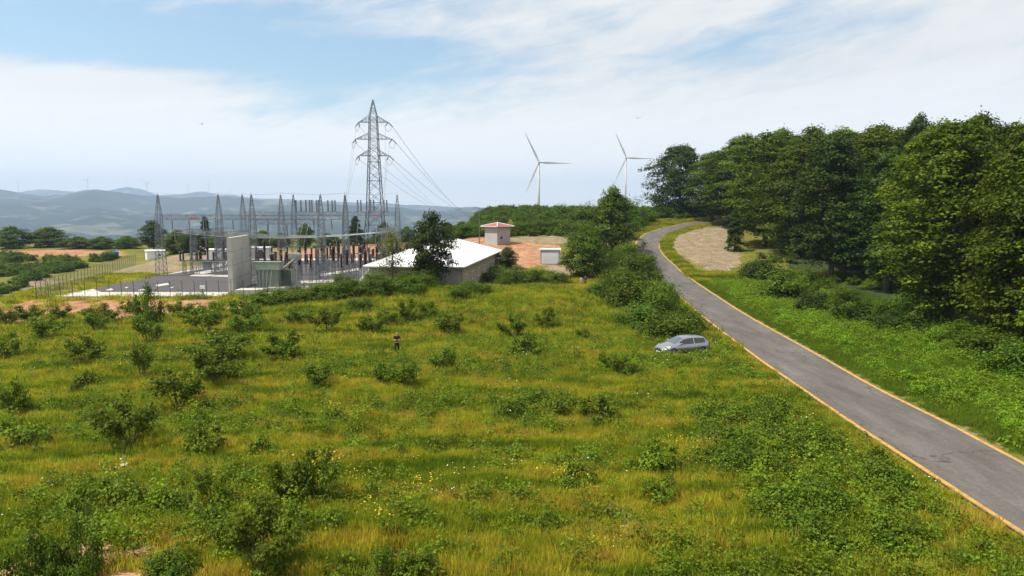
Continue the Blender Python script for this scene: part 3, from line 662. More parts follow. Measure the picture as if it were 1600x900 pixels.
# ---- pylon
YP = 156; pz = lambda py: PY(585, py, YP).z; px0 = PY(585.5, 300, YP).x
py_ = empty('transmission_pylon', (px0, YP, GZ-.3), 0, 'tall dark lattice transmission pylon with three levels of cross arms', 'pylon'); o0 = GZ-.3
b_ = MB(); lattice(b_, (0, 0, 0), 5.4, 3.3, 0, 12-o0, 4, .10, .05); lattice(b_, (0, 0, 0), 3.3, 2.1, 12-o0, pz(240)-o0, 6, .10, .045)
lattice(b_, (0, 0, 0), 2.1, 1.55, pz(240)-o0, pz(181)-o0, 8, .085, .04); b_.build('tower', M['pylon'], py_)
b_ = MB(); lattice(b_, (0, 0, 0), 1.55, .12, pz(181)-o0, pz(156)-o0, 5, .065, .035); b_.build('peak', M['pylon'], py_)
tips = []
for (pyl, pyt, hw) in ((191, 181.5, 3.15), (217.5, 208, 3.95), (243.5, 234, 3.3)):
    zl = pz(pyl)-o0; zt = pz(pyt)-o0
    for s in (-1, 1):
        b_ = MB(); tip = Vector((s*hw, 0, zl)); tips.append((s, tip))
        for yy in (-.95, .95):
            a = Vector((s*.9, yy, zl)); t_ = Vector((s*.9, yy, zt)); b_.bar(a, tip, .055); b_.bar(t_, tip, .05)
            for f_ in (.3, .6, .8): b_.bar(a.lerp(tip, f_), t_.lerp(tip, f_), .03); b_.bar(a.lerp(tip, f_), t_.lerp(tip, max(0, f_-.25)), .03)
        for f_ in (0, .35, .7): b_.bar(Vector((s*.9, -.95, zl)).lerp(tip, f_), Vector((s*.9, .95, zl)).lerp(tip, f_), .04)
        arm = b_.build('cross_arm', M['pylon'], py_)
        for (dx, dz, dy) in ((.45*s+.35, -.85, 1.2), (-.35, -.95, -1.2)):
            b_ = MB(); e = tip+Vector((dx, dy, dz)); n_ = 15; b_.tube([tip.lerp(e, j/(n_-1)) for j in range(n_)], [.13 if j % 2 else .06 for j in range(n_)], 6); b_.build('insulator_string', M['pylon'], arm)
        b_ = MB(); q0 = tip+Vector((.45*s+.35, 1.2, -.85)); q1 = tip+Vector((-.35, -1.2, -.95))
        b_.tube([q0.lerp(q1, t)+Vector((-.2, 0, -1.1*4*t*(1-t))) for t in np.linspace(0, 1, 8)], .035, 4); b_.build('jumper', M['pylon'], arm)
# conductors away over the valley and slack spans down to the gantry
org = Vector((px0, YP, o0)); nm = ['top', 'middle', 'bottom']
for k, (s, tip) in enumerate(tips):
    a = org+tip+Vector((.45*s+.35, 1.2, -.85)); e = PY(742+6*k if s > 0 else 728+6*k, 345, 520)
    b_ = MB(); b_.tube([a.lerp(e, t)+Vector((0, 0, -5*4*t*(1-t))) for t in np.linspace(0, 1, 26)], .05 if s > 0 else .04, 4)
    tag(b_.build('power_line', M['wire']), 'power line leaving the %s %s arm of the pylon towards the valley' % (('right' if s > 0 else 'left'), nm[k//2]), 'power line', 'power lines leaving the pylon')
    a = org+tip+Vector((-.35, -1.2, -.95)); gx = (540 if s < 0 else 601)-4*(k//2)
    e = PY(gx, 331, 147.3); b_ = MB(); b_.tube([a.lerp(e, t)+Vector((0, 0, -1.2*4*t*(1-t))) for t in np.linspace(0, 1, 14)], .03, 4)
    tag(b_.build('power_line', M['alu']), 'slack line from the %s %s arm of the pylon down to the back gantry' % (('right' if s > 0 else 'left'), nm[k//2]), 'power line', 'slack power lines down to the gantry')
# earth wires between gantry peaks
for (y_, xs_, z_, nm_) in ((147, xC, 16.4, 'back'), (126, xB, 15.8, 'middle')):
    b_ = MB()
    for i in range(len(xs_)-1):
        a = Vector((xs_[i], y_, z_)); c_ = Vector((xs_[i+1], y_, z_)); b_.tube([a.lerp(c_, t)+Vector((0, 0, -.35*4*t*(1-t))) for t in np.linspace(0, 1, 8)], .02, 3)
    tag(b_.build('earth_wire', M['wire']), 'thin earth wire strung between the peaks of the %s gantry' % nm_, 'wire')
# ================================================================== BUILDINGS
# control building with white hipped roof
E = [PZ(567, 416, 4.7), PZ(725, 417.3, 4.7), PZ(785, 391, 4.7)]; E.append(E[0]+E[2]-E[1])
mid = (E[0]+E[2])/2; O = Vector((mid.x, mid.y, 1.0)); cbd = empty('control_building', O, 0, 'long low building with a bright white hipped metal roof', 'building')
Lc = [Vector((e.x-O.x, e.y-O.y, 0)) for e in E]
ra = PY(659, 387.6, 110); rb_ = PY(712, 373, 141); ra = Vector((ra.x-O.x, ra.y-O.y, 6.25)); rb_ = Vector((rb_.x-O.x, rb_.y-O.y, 6.25))
b_ = MB(); V = [v+Vector((0, 0, 3.7)) for v in Lc]+[v+Vector((0, 0, 3.52)) for v in Lc]+[ra, rb_]
b_.add(V, [(0,1,8), (1,2,9,8), (2,3,9), (3,0,8,9), (7,6,5,4), (0,4,5,1), (1,5,6,2), (2,6,7,3), (3,7,4,0)]); roof = b_.build('roof', M['white_roof'], cbd)
b_ = MB()
for a, c_ in ((Lc[0], Lc[1]), (Lc[1], Lc[2])): b_.bar(a+Vector((0, 0, 3.62)), c_+Vector((0, 0, 3.62)), .13, n=6)
b_.build('gutter', M['white_wall'], roof)
b_ = MB(); up = Vector((0, 0, .02)); e4 = [v+Vector((0, 0, 3.7)) for v in Lc]
for k in range(1, 16):
    t = k/16; q = e4[0].lerp(e4[1], t); tt = min(t, 1-t)*2; q2 = (e4[0] if t < .5 else e4[1]).lerp(ra, tt); b_.bar(q+up, q2+up, .018, n=3, caps=False)
for k in range(1, 40):
    t = k/40
    for (A_, B_) in ((e4[1], e4[2]), (e4[0], e4[3])):
        q = A_.lerp(B_, t); u_ = (B_-A_).normalized(); sa = (ra-A_).dot(u_); sb = (rb_-A_).dot(u_); Ls = (B_-A_).length; sq = t*Ls
        top_ = A_.lerp(ra, sq/sa) if sq < sa else (ra.lerp(rb_, (sq-sa)/(sb-sa)) if sq < sb else rb_.lerp(B_, (sq-sb)/(Ls-sb)))
        b_.bar(q+up, top_+up, .018, n=3, caps=False)
for a, c_ in ((e4[0], ra), (e4[1], ra), (ra, rb_), (rb_, e4[2]), (rb_, e4[3])): b_.bar(a+up, c_+up, .07, n=5)
b_.build('seam', M['white_paint'], roof)
b_ = MB()
for (fx, fy) in ((.3, .45), (.62, .7)):
    q = ra.lerp(rb_, fy)+Vector((2.2*(fx-.2), 0, -.75)); b_.lathe([(.16, -.3), (.16, .45), (.26, .48), (.26, .58), (.05, .66)], 10, tuple(q))
b_.build('roof_vent', M['steel'], roof)
ins = []; cen = sum(Lc, Vector())/4
for v in Lc: ins.append(v + (cen-v).normalized()*1.5)
for i, nm_ in enumerate(('front', 'right', 'back', 'left')):
    a = ins[i]; c_ = ins[(i+1) % 4]; d = (c_-a).normalized(); nrm = Vector((d.y, -d.x, 0)); th = nrm*-.25
    b_ = MB(); b_.add([a-Vector((0,0,.6)), c_-Vector((0,0,.6)), c_+Vector((0,0,3.5)), a+Vector((0,0,3.5)), a+th-Vector((0,0,.6)), c_+th-Vector((0,0,.6)), c_+th+Vector((0,0,3.5)), a+th+Vector((0,0,3.5))],
        [(0,1,2,3), (5,4,7,6), (1,5,6,2), (4,0,3,7), (3,2,6,7), (4,5,1,0)])
    wl = b_.build('wall', M['white_wall'] if i != 1 else M['tan_wall'], cbd)
    if i in (0, 1):
        Ln = (c_-a).length; cnt = 7 if i == 1 else 0
        for k in range(cnt):
            u0 = a+d*(Ln*(k+.5)/cnt); b_ = MB()
            q = [u0-d*.6+nrm*.03, u0+d*.6+nrm*.03]; z0_, z1_ = 1.1, 2.3
            b_.add([q[0]+Vector((0,0,z0_)), q[1]+Vector((0,0,z0_)), q[1]+Vector((0,0,z1_)), q[0]+Vector((0,0,z1_)), q[0]-nrm*.02+Vector((0,0,z0_)), q[1]-nrm*.02+Vector((0,0,z0_)), q[1]-nrm*.02+Vector((0,0,z1_)), q[0]-nrm*.02+Vector((0,0,z1_))],
                   [(0,1,2,3), (5,4,7,6), (1,5,6,2), (4,0,3,7), (3,2,6,7), (4,5,1,0)])
            wd = b_.build('window', M['glass'], cbd)
            b_ = MB()
            for (s0, s1, za, zb) in ((-.68, -.6, 1.02, 2.38), (.6, .68, 1.02, 2.38), (-.6, .6, 1.02, 1.1), (-.6, .6, 2.3, 2.38), (-.03, .03, 1.1, 2.3)):
                p0 = u0+d*s0+nrm*.002; p1 = u0+d*s1+nrm*.002; o_ = nrm*.06
                b_.add([p0+Vector((0,0,za)), p1+Vector((0,0,za)), p1+Vector((0,0,zb)), p0+Vector((0,0,zb)), p0+o_+Vector((0,0,za)), p1+o_+Vector((0,0,za)), p1+o_+Vector((0,0,zb)), p0+o_+Vector((0,0,zb))],
                       [(4,5,6,7), (1,0,3,2), (0,1,5,4), (3,7,6,2), (0,4,7,3), (1,2,6,5)])
            b_.build('frame', M['white_paint'], wd)
# hut with red roof: corner faces the camera
def hut(loc, rz, sx, sy, h, roofh, ov, mats, names, label, cat, name='brick_hut', peak='hip', wnd=()):
    r_ = empty(name, loc, rz, label, cat)
    b_ = MB(); b_.box(-sx/2, sx/2, -sy/2, sy/2, -.4, h); wl = b_.build('wall', mats[0], r_)
    X_, Y_ = sx/2+ov, sy/2+ov; b_ = MB()
    if peak == 'hip':
        V = [(-X_,-Y_,h), (X_,-Y_,h), (X_,Y_,h), (-X_,Y_,h), (-X_,-Y_,h+.14), (X_,-Y_,h+.14), (X_,Y_,h+.14), (-X_,Y_,h+.14), (0,0,h+roofh)]
        b_.add(V, [(3,2,1,0), (0,1,5,4), (1,2,6,5), (2,3,7,6), (3,0,4,7), (4,5,8), (5,6,8), (6,7,8), (7,4,8)])
    else:
        V = [(-X_,-Y_,h), (X_,-Y_,h), (X_,Y_,h), (-X_,Y_,h), (-X_,-Y_,h+.12), (X_,-Y_,h+.12), (X_,Y_,h+.12), (-X_,Y_,h+.12), (-X_,0,h+roofh), (X_,0,h+roofh)]
        b_.add(V, [(3,2,1,0), (0,1,5,4), (2,3,7,6), (1,2,6,9,5), (3,0,4,8,7), (4,5,9,8), (6,7,8,9)])
    rf = b_.build('roof', mats[1], r_)
    b_ = MB()
    if peak == 'hip':
        for c_ in ((-X_,-Y_), (X_,-Y_), (X_,Y_), (-X_,Y_)): b_.bar((c_[0], c_[1], h+.16), (0, 0, h+roofh+.02), .09, n=5)
        for a, c_ in (((-X_,-Y_),(X_,-Y_)), ((X_,-Y_),(X_,Y_)), ((X_,Y_),(-X_,Y_)), ((-X_,Y_),(-X_,-Y_))): b_.bar((a[0], a[1], h+.07), (c_[0], c_[1], h+.07), .09, n=4)
    else:
        for y_ in (-Y_, Y_): b_.bar((-X_, y_, h+.06), (X_, y_, h+.06), .08, n=4)
    b_.build('trim', mats[2], rf)
    for (face, u, z0_, w_, hh, nm_) in wnd:
        b_ = MB()
        if face == 'f': b_.box(u-w_/2, u+w_/2, -sy/2-.04, -sy/2-.005, z0_, z0_+hh)
        else: b_.box(sx/2+.005, sx/2+.04, u-w_/2, u+w_/2, z0_, z0_+hh)
        b_.build(nm_, M['glass'] if nm_ == 'window' else M['dark'], r_)
    return r_
hp = PY(777, 379, 168); hz = H1(hp.x, 168)
hut((hp.x, 168+2.5, hz-.2), R(45), 4.3, 4.3, 12-168*math.tan(R(5.92-4.98))-hz+.05, .95, .7, (M['white_wall'], M['red_roof'], M['white_paint']), None,
    'small grey hut with a red hipped roof on the orange earth bank', 'hut', 'transformer_hut', 'hip', (('f', -.8, 1.6, .6, .6, 'window'), ('s', -.5, 0, 1.0, 2.0, 'door')))
# kiosk / container on the right
kp = G(860, 415); kr = empty('kiosk', (kp.x, kp.y+1, kp.z), R(-4), 'pale grey box kiosk between the orange bank and the roadside tree', 'kiosk')
s_ = mpp(kp); wk = 31*s_; hk = 24*s_
b_ = MB(); b_.box(-wk/2, wk/2, -.2, 3.4, -.5, hk)
b_.build('body', M['white_wall'], kr)
b_ = MB(); b_.box(-wk/2-.15, wk/2+.15, -.35, 3.55, hk, hk+.18); b_.build('roof', M['white_paint'], kr)
b_ = MB(); b_.box(-wk/2+.3, wk/2-.3, -.23, -.2, .3, hk-.5)
for k in range(8): b_.box(-wk/2+.35, wk/2-.35, -.26, -.23, .4+k*.25, .5+k*.25)
b_.build('louvre_panel', M['white_paint'], kr)
# white shed left
sp_p = G(238, 405); hut((sp_p.x, sp_p.y+2, sp_p.z), R(35), 5.4, 4.0, 2.6, .5, .25, (M['white_paint'], M['white_roof'], M['blue_trim']), None,
    'small white site shed with blue trim left of the gantries', 'shed', 'site_shed', 'gable', (('f', 1.0, 1.0, .8, .7, 'window'), ('s', 0, 0, .9, 1.8, 'door')))
q = PY(345, 400, 172); hut((q.x, 172, 1.0), R(8), 6.0, 2.6, 2.5, .3, .15, (M['white_paint'], M['white_roof'], M['white_paint']), None,
    'long white site cabin behind the tall concrete wall', 'cabin', 'site_cabin', 'gable', (('f', -1.0, 1.0, .8, .8, 'window'), ('f', 1.5, 0, .9, 2.0, 'door')))
q = PY(407, 400, 176); hut((q.x, 176, 1.0), R(12), 4.8, 2.6, 2.8, .25, .12, (M['white_wall'], M['white_paint'], M['steel']), None,
    'grey white storage container at the back of the yard', 'container', 'storage_container', 'gable', (('f', .5, .1, 1.6, 2.2, 'door'),))
q = PZ(566, 430, 1.2); cb2 = empty('control_cabinet', (q.x, q.y, 1.1), 0, 'small white control cabinet at the left corner of the white roofed building', 'cabinet')
b_ = MB(); b_.box(-.55, .55, -.3, .3, 0, 1.5); b_.build('body', M['white_paint'], cb2); b_ = MB(); b_.box(-.62, .62, -.37, .37, 1.5, 1.58); b_.build('roof', M['steel'], cb2)
# blue tank
q = G(179, 402); s_ = mpp(q); bt = empty('water_tank', q, 0, 'bright blue plastic tank standing in the scrub on the left', 'tank')
b_ = MB(); r_ = 6.2*s_; b_.lathe([(r_*.85, 0), (r_, .15), (r_, 1.0), (r_*.97, 1.05), (r_, 1.1), (r_, 1.7), (r_*.8, 1.95), (r_*.3, 2.1)], 20); b_.build('body', M['blue'], bt, smooth=True)
b_ = MB(); b_.lathe([(r_*.32, 2.08), (r_*.32, 2.2), (r_*.1, 2.24)], 14); b_.build('lid', M['blue'], bt)
# lamp mast
q = PY(749, 378, 160); lm = empty('lamp_mast', (q.x, 160, H1(q.x, 160)), 0, 'thin grey lamp mast behind the white roofed building', 'lamp post'); hz = PY(749, 326, 160).z-H1(q.x, 160)
b_ = MB(); b_.bar((0, 0, 0), (0, 0, hz), .1, .06, n=8); b_.build('pole', M['steel'], lm)
b_ = MB(); b_.bar((0, 0, hz), (.5, -.3, hz+.1), .03); b_.box(.35, .75, -.45, -.15, hz+.02, hz+.12); b_.build('lamp_head', M['steel'], lm)
# ---- wind turbines
def airfoil_blade(L_):
    V = []; Fs = []; ns = 16; m_ = 8
    for i in range(ns):
        t = i/(ns-1); ch = (3.2*(t/.2) + 2.0*(1-t/.2) if t < .2 else 3.2*(1-(t-.2)/.8)**.85+.25)*L_/50; th = ch*(.5 if t < .1 else .2); tw = R(22)*(1-t)**2
        for k in range(m_):
            a = 2*math.pi*k/m_; x = math.cos(a)*ch/2 + ch*.12; y = math.sin(a)*th/2
            V.append((x*math.cos(tw)-y*math.sin(tw), x*math.sin(tw)+y*math.cos(tw)-.9*t*t*L_/25, t*L_))
    for i in range(ns-1):
        for k in range(m_): Fs.append((i*m_+k, i*m_+(k+1) % m_, (i+1)*m_+(k+1) % m_, (i+1)*m_+k))
    Fs += [tuple(range(m_))[::-1], tuple(range((ns-1)*m_, ns*m_))]
    return V, Fs
def turbine(px, pyh, D, blen_px, angs, label, zbase, yaw=0, grp=None, detail=True):
    hub = PY(px, pyh, D); k_ = mpp(hub); L_ = blen_px*k_
    r_ = empty('wind_turbine', (hub.x, D, zbase), R(yaw), label, 'wind turbine', grp); hh = hub.z-zbase; s = L_/50
    b_ = MB(); b_.lathe([(2.3*s, 0), (2.0*s, hh*.4), (1.35*s, hh-1.6*s)], 16, (0, 3.5*s, 0)); b_.build('tower', M['turbine'], r_, smooth=True)
    b_ = MB(); b_.box(-1.7*s, 1.7*s, -.5*s, 9*s, hh-1.7*s, hh+1.8*s); b_.build('nacelle', M['turbine'], r_)
    b_ = MB(); b_.lathe([(.3*s, -3.2*s), (1.2*s, -2.6*s), (1.7*s, -1.2*s), (1.7*s, .4*s)], 14); ml = b_; b_ = MB(); b_.add([(v[0], v[2], v[1]+hh) for v in ml.v], [f[::-1] for f in ml.f]); b_.build('hub', M['turbine'], r_, smooth=True)
    V, Fs = airfoil_blade(L_)
    for a in angs:
        b_ = MB(); th = R(90-a); Mx = Matrix.Translation((0, -1.0*s, hh)) @ Matrix.Rotation(th, 4, 'Y') @ Matrix.Translation((0, 0, 1.0*s))
        b_.add([Mx @ Vector(v) for v in V], Fs); b_.build('blade', M['turbine'], r_, smooth=True)
turbine(842, 253.5, 1100, 51, (116, -2, 247), 'nearer white wind turbine, its tower rising behind the low scrub', -2, 0, 'white wind turbines on the ridge')
turbine(978.5, 246.5, 1300, 42, (115, -2, 245), 'second white wind turbine, nearest the wood on the right', -2, 0, 'white wind turbines on the ridge')
# tiny turbines on the far hills
for i, (px, pyb, hpx, ph) in enumerate(((28, 298, 12, 10), (136, 298, 16, 50), (197, 291, 6, 80), (229, 303, 16, 20), (293, 303, 10, 100), (325, 300, 12, 70), (360, 307, 10, 35))):
    turbine(px, pyb-hpx, 7100 if pyb > 300 or i < 2 else 7300, hpx*.62, (ph, ph+120, ph+240), '%s tiny wind turbine from the left on the skyline of the far hills' % ORD[i], PY(px, pyb+8, 7100).z, 0, 'tiny wind turbines on the far hills')
# ================================================================== FOLIAGE
def leaf_quads(Cn, Nn, size, r_, asp=.5, fold=.25):
    """rhombic leaves: centres, normals, half length -> verts, quads"""
    n_ = len(Cn); Nn = Nn/np.maximum(np.linalg.norm(Nn, axis=1, keepdims=True), 1e-6)
    t = r_.normal(size=(n_, 3)); t -= (t*Nn).sum(1, keepdims=True)*Nn; t /= np.maximum(np.linalg.norm(t, axis=1, keepdims=True), 1e-6)
    b = np.cross(Nn, t); s = np.asarray(size).reshape(-1, 1) if np.ndim(size) else np.full((n_, 1), size)
    V = np.stack([Cn-t*s, Cn-b*s*asp+Nn*s*fold, Cn+t*s-Nn*s*fold*.5, Cn+b*s*asp+Nn*s*fold], 1).reshape(-1, 3)
    return V, np.arange(n_*4).reshape(-1, 4)
def spray_leaves(r_, cen, outd, a, bth, th, n_, droop=.25, up=.8):
    """leaves in a flattened spray around cen, reaching along outd"""
    o = np.array([outd[0], outd[1], 0.0]); o /= max(np.linalg.norm(o), 1e-6); s = np.array([-o[1], o[0], 0])
    u = r_.uniform(-1, 1, (n_*2, 2)); u = u[(u**2).sum(1) < 1][:n_]; k = len(u)
    e = u[:, 0:1]*a; f = u[:, 1:2]*bth
    z = r_.normal(size=(k, 1))*th*(1.25-.5*(u**2).sum(1, keepdims=True)) - droop*(np.clip(u[:, 0:1]+.3, 0, 2)**2)*a*.5 - .15*(u[:, 1:2]**2)*bth
    P = cen + o*e + s*f + np.array([0, 0, 1])*z
    Nn = np.array([0, 0, up]) + o*(.35+.4*u[:, 0:1]) + s*u[:, 1:2]*.3 + r_.normal(size=(k, 3))*.42
    return P, Nn
def make_tree(seed, Ht, W, base, prof, ncl, nleaf, ls, leafmat_, barkmat, spread=1.0, trunk_r=.32, th=.30, droop=.30, lobes=3, name='tree', fill=.25):
    r_ = np.random.default_rng(seed); P_ = []; N_ = []; T_ = []; tips_ = []
    ph = r_.uniform(0, 6.28, 4)
    for i in range(ncl):
        v = (i+.5)/ncl; v = v**.9; zc = base + (Ht-base)*v*.985
        ang = i*2.39996 + r_.uniform(-.5, .5)
        Rr = W/2*np.interp(v, [p_[0] for p_ in prof], [p_[1] for p_ in prof])
        Rr *= 1 + .20*math.sin(lobes*ang+ph[0]+3*v) + .14*math.sin(5*ang+ph[1]-6*v) + r_.uniform(-.14, .12)
        rad = Rr*(r_.uniform(.72, 1.0) if r_.random() > fill else r_.uniform(.25, .7))
        o = np.array([math.cos(ang), math.sin(ang)]); cen = np.array([o[0]*rad*.84, o[1]*rad*.84, zc + r_.uniform(-.5, .5)])
        sz = W*.105*spread*r_.uniform(.65, 1.35)*(1.0 if v < .85 else .75)
        p, n_ = spray_leaves(r_, cen, o, sz*1.25, sz, th*r_.uniform(.6, 1.5), int(nleaf*r_.uniform(.7, 1.3)), droop)
        P_.append(p); N_.append(n_); T_.append(np.clip(r_.normal(.45+.2*r_.uniform(-1, 1), .2, len(p)), 0, 1)); tips_.append(cen)
    P_ = np.vstack(P_); N_ = np.vstack(N_); T_ = np.concatenate(T_)
    V, Q = leaf_quads(P_, N_, ls*r_.uniform(.65, 1.25, len(P_)), r_, .62)
    crown = mesh_np('crown', V, Q, leafmat_, np.repeat(T_, 4))
    b_ = MB(); lean = r_.uniform(-.4, .4, 2); pts = []; rad = []
    for k in range(9):
        t = k/8; pts.append((lean[0]*math.sin(t*2.5), lean[1]*t*1.5, t*Ht*.9-.4)); rad.append(trunk_r*(1.25 if k == 0 else 1)*(1-t)**.8+.03)
    b_.tube(pts, rad, 8)
    for c_ in tips_[::max(1, len(tips_)//26)]:
        z0_ = max(base*.6, c_[2]-np.hypot(c_[0], c_[1])*.75); t = z0_/(Ht*.9); q = Vector((lean[0]*math.sin(t*2.5), lean[1]*t*1.5, z0_)); e = Vector(c_)
        b_.tube([q, q.lerp(e, .5)+Vector((0, 0, -.15)), e], [trunk_r*.32, trunk_r*.2, .03], 5)
    trunk = b_.mesh('trunk', barkmat, True)
    return crown, trunk, Ht, W
def place_tree(tpl, loc, h, wd, rz, label, cat, group, name):
    crown, trunk, Ht, W = tpl
    r_ = empty(name, loc, rz, label, cat, group); r_.scale = (wd/W, wd/W, h/Ht)
    link('trunk', trunk, r_); link('crown', crown, r_); return r_
BE = [(0, .35), (.12, .75), (.35, 1.0), (.6, .92), (.8, .68), (.93, .4), (1, .12)]
OV = [(0, .55), (.15, .9), (.4, 1.0), (.65, .9), (.85, .6), (1, .2)]
TT = [make_tree(11, 24, 12, 2.6, BE, 210, 110, .20, M['leaf_tree'], M['bark']), make_tree(12, 24, 11, 4.5, OV, 190, 115, .20, M['leaf_tree'], M['bark'], lobes=4),
      make_tree(13, 24, 13, 1.8, BE, 230, 105, .21, M['leaf_tree'], M['bark'], lobes=2, droop=.28), make_tree(14, 24, 10, 3.2, OV, 180, 110, .19, M['leaf_dark'], M['pale_bark'], droop=.32)]
TD = make_tree(15, 18, 16, 1.2, [(0, .5), (.1, .85), (.35, 1.0), (.65, .95), (.85, .68), (1, .25)], 210, 130, .24, M['leaf_dark'], M['bark'], th=.35)
# ---- the wood on the right
def wood(lst, desc, group, cat='tree', name='broadleaf_tree'):
    lst = sorted(lst, key=lambda t: t[0])
    for i, (px, pyb, pyt, wpx, ti) in enumerate(lst):
        if isinstance(pyb, tuple): y_ = pyb[0]; q = PY(px, 400, y_); p = Vector((q.x, y_, H1(q.x, y_)))
        else: p = G(px, pyb)
        top = PY(px, pyt, p.y).z; s = mpp(p)
        place_tree(TT[ti] if ti < 4 else TD, p-Vector((0, 0, .1)), (top-p.z)*1.02, wpx*s*1.18, i*1.7, desc % ORD[i], cat, group, name)
wood([(1112,346,240,74,1),(1140,352,232,96,0),(1195,384,212,118,0),(1243,400,228,104,2),(1297,437,216,110,3),(1352,430,208,110,1),(1385,455,240,112,3),(1440,475,212,120,1),(1480,512,198,190,0),(1548,500,206,130,3),(1598,545,190,170,2),(1680,560,160,230,0)],
     '%s tall tree from the left along the front edge of the wood', 'trees along the front edge of the wood')
wood([(1160,(200,),214,90,1),(1215,(185,),205,90,2),(1262,(172,),203,95,0),(1310,(160,),205,100,1),(1365,(150,),200,105,0),(1425,(140,),186,70,3),(1400,(146,),206,105,2),(1462,(128,),196,110,1),(1520,(118,),184,120,2),(1575,(112,),200,120,1),(1640,(104,),190,150,0)],
     '%s treetop from the left on the skyline behind the front edge of the wood', 'treetops behind the front edge of the wood')
wood([(1180,(215,),240,80,3),(1235,(205,),215,90,0),(1290,(192,),212,90,2),(1340,(180,),212,90,3),(1400,(170,),208,100,0),(1450,(160,),204,100,2),(1500,(150,),200,100,3),(1560,(142,),204,110,0),(1610,(136,),205,110,1),(1270,(152,),300,80,1),(1330,(138,),300,85,2),(1415,(118,),290,85,0),(1510,(98,),290,95,1),(1570,(96,),290,100,3)],
     '%s shaded tree from the left deep inside the wood', 'trees deep inside the wood')
pl = G(1061, 338); place_tree(TD, (pl.x, pl.y, pl.z-1.5), (PY(1061, 229, pl.y).z-pl.z)+1.5, 104*mpp(pl), .6, 'dark dense rounded tree standing alone left of the wood by the road bend', 'tree', None, 'broadleaf_tree')
# ---- small trees
TS = make_tree(21, 7, 6.5, .6, [(0, .6), (.2, .95), (.5, 1), (.8, .7), (1, .2)], 120, 120, .14, M['leaf_hedge'], M['bark'], trunk_r=.14, th=.2, spread=1.3, lobes=2)
TS2 = make_tree(22, 7, 5.5, 1.3, [(0, .4), (.25, .9), (.6, 1), (.85, .65), (1, .15)], 75, 120, .14, M['leaf_dark'], M['bark'], trunk_r=.13, th=.2, spread=1.35, lobes=2, fill=.15)
TS3 = make_tree(23, 6, 4.5, .8, [(0, .35), (.3, .8), (.65, 1), (.9, .7), (1, .3)], 60, 60, .09, M['leaf_yellow'], M['bark'], trunk_r=.08, th=.3, spread=1.3, fill=.3)
TC = make_tree(24, 8, 5, .3, [(0, 1), (.3, .85), (.6, .55), (.85, .28), (1, .05)], 110, 90, .14, M['leaf_dark'], M['bark'], trunk_r=.13, th=.15, spread=1.0)
def small_tree(px, pyb, pyt, wpx, tpl, label, rz=0, y=None, group=None, name='small_tree', cat='tree'):
    if y is None: p = G(px, pyb)
    else: q = PY(px, 400, y); p = Vector((q.x, y, H1(q.x, y)))
    top = PY(px, pyt, p.y).z; place_tree(tpl, p-Vector((0, 0, .15)), max(1.2, top-p.z)+.15, wpx*mpp(p), rz, label, cat, group, name)
small_tree(676, 437, 338, 66, TS2, 'dark round-crowned tree in front of the white roof', 1.0, y=96)
small_tree(612, 438, 366, 56, TS3, 'sparse yellow green young tree at the left end of the white roof', .4, y=97)
small_tree(662, 436, 392, 34, TS2, 'low dark bushy tree in the shade at the foot of the building front', 2.2, y=97.5, name='shrub', cat='shrub')
small_tree(956, 396, 300, 72, TS, 'dark rounded roadside tree with a thin top left of the road bend', .3)
small_tree(957, 392, 297, 26, TS3, 'thin feathery young tree whose tip shows above the roadside tree', 1.3)
small_tree(915, 436, 362, 62, TS, 'leaning dark tree standing over the two walkers', 1.9)
small_tree(793, 420, 388, 36, TS2, 'small round tree at the right corner of the white roofed building', 2.9)
small_tree(1147, 392, 332, 34, TC, 'slim dark young tree at the edge of the gravel lay-by', .2)
# trees at the left and behind the yard
tl = 'row of trees beyond the substation'
for i, (px, pyb, pyt, wpx, tpl) in enumerate([(20,388,356,52,TS),(76,386,357,66,TS),(122,388,371,46,TS),(160,388,371,44,TS),(200,388,370,44,TS),(240,392,347,44,TS2),(277,396,362,48,TS),(300,398,364,40,TS2),(322,396,341,28,TC),(345,397,365,46,TS),(372,394,366,40,TS),(410,386,362,40,TS),(440,386,366,40,TS),(478,386,352,32,TS),(512,384,366,38,TS),(556,384,340,34,TC),(600,380,350,30,TS),(636,380,356,30,TS),(700,372,350,36,TS),(722,372,348,34,TS)]):
    small_tree(px, pyb, pyt, wpx, tpl, '%s tree from the left in the row beyond the substation' % ORD[i], i*1.3, group=tl, name='broadleaf_tree')
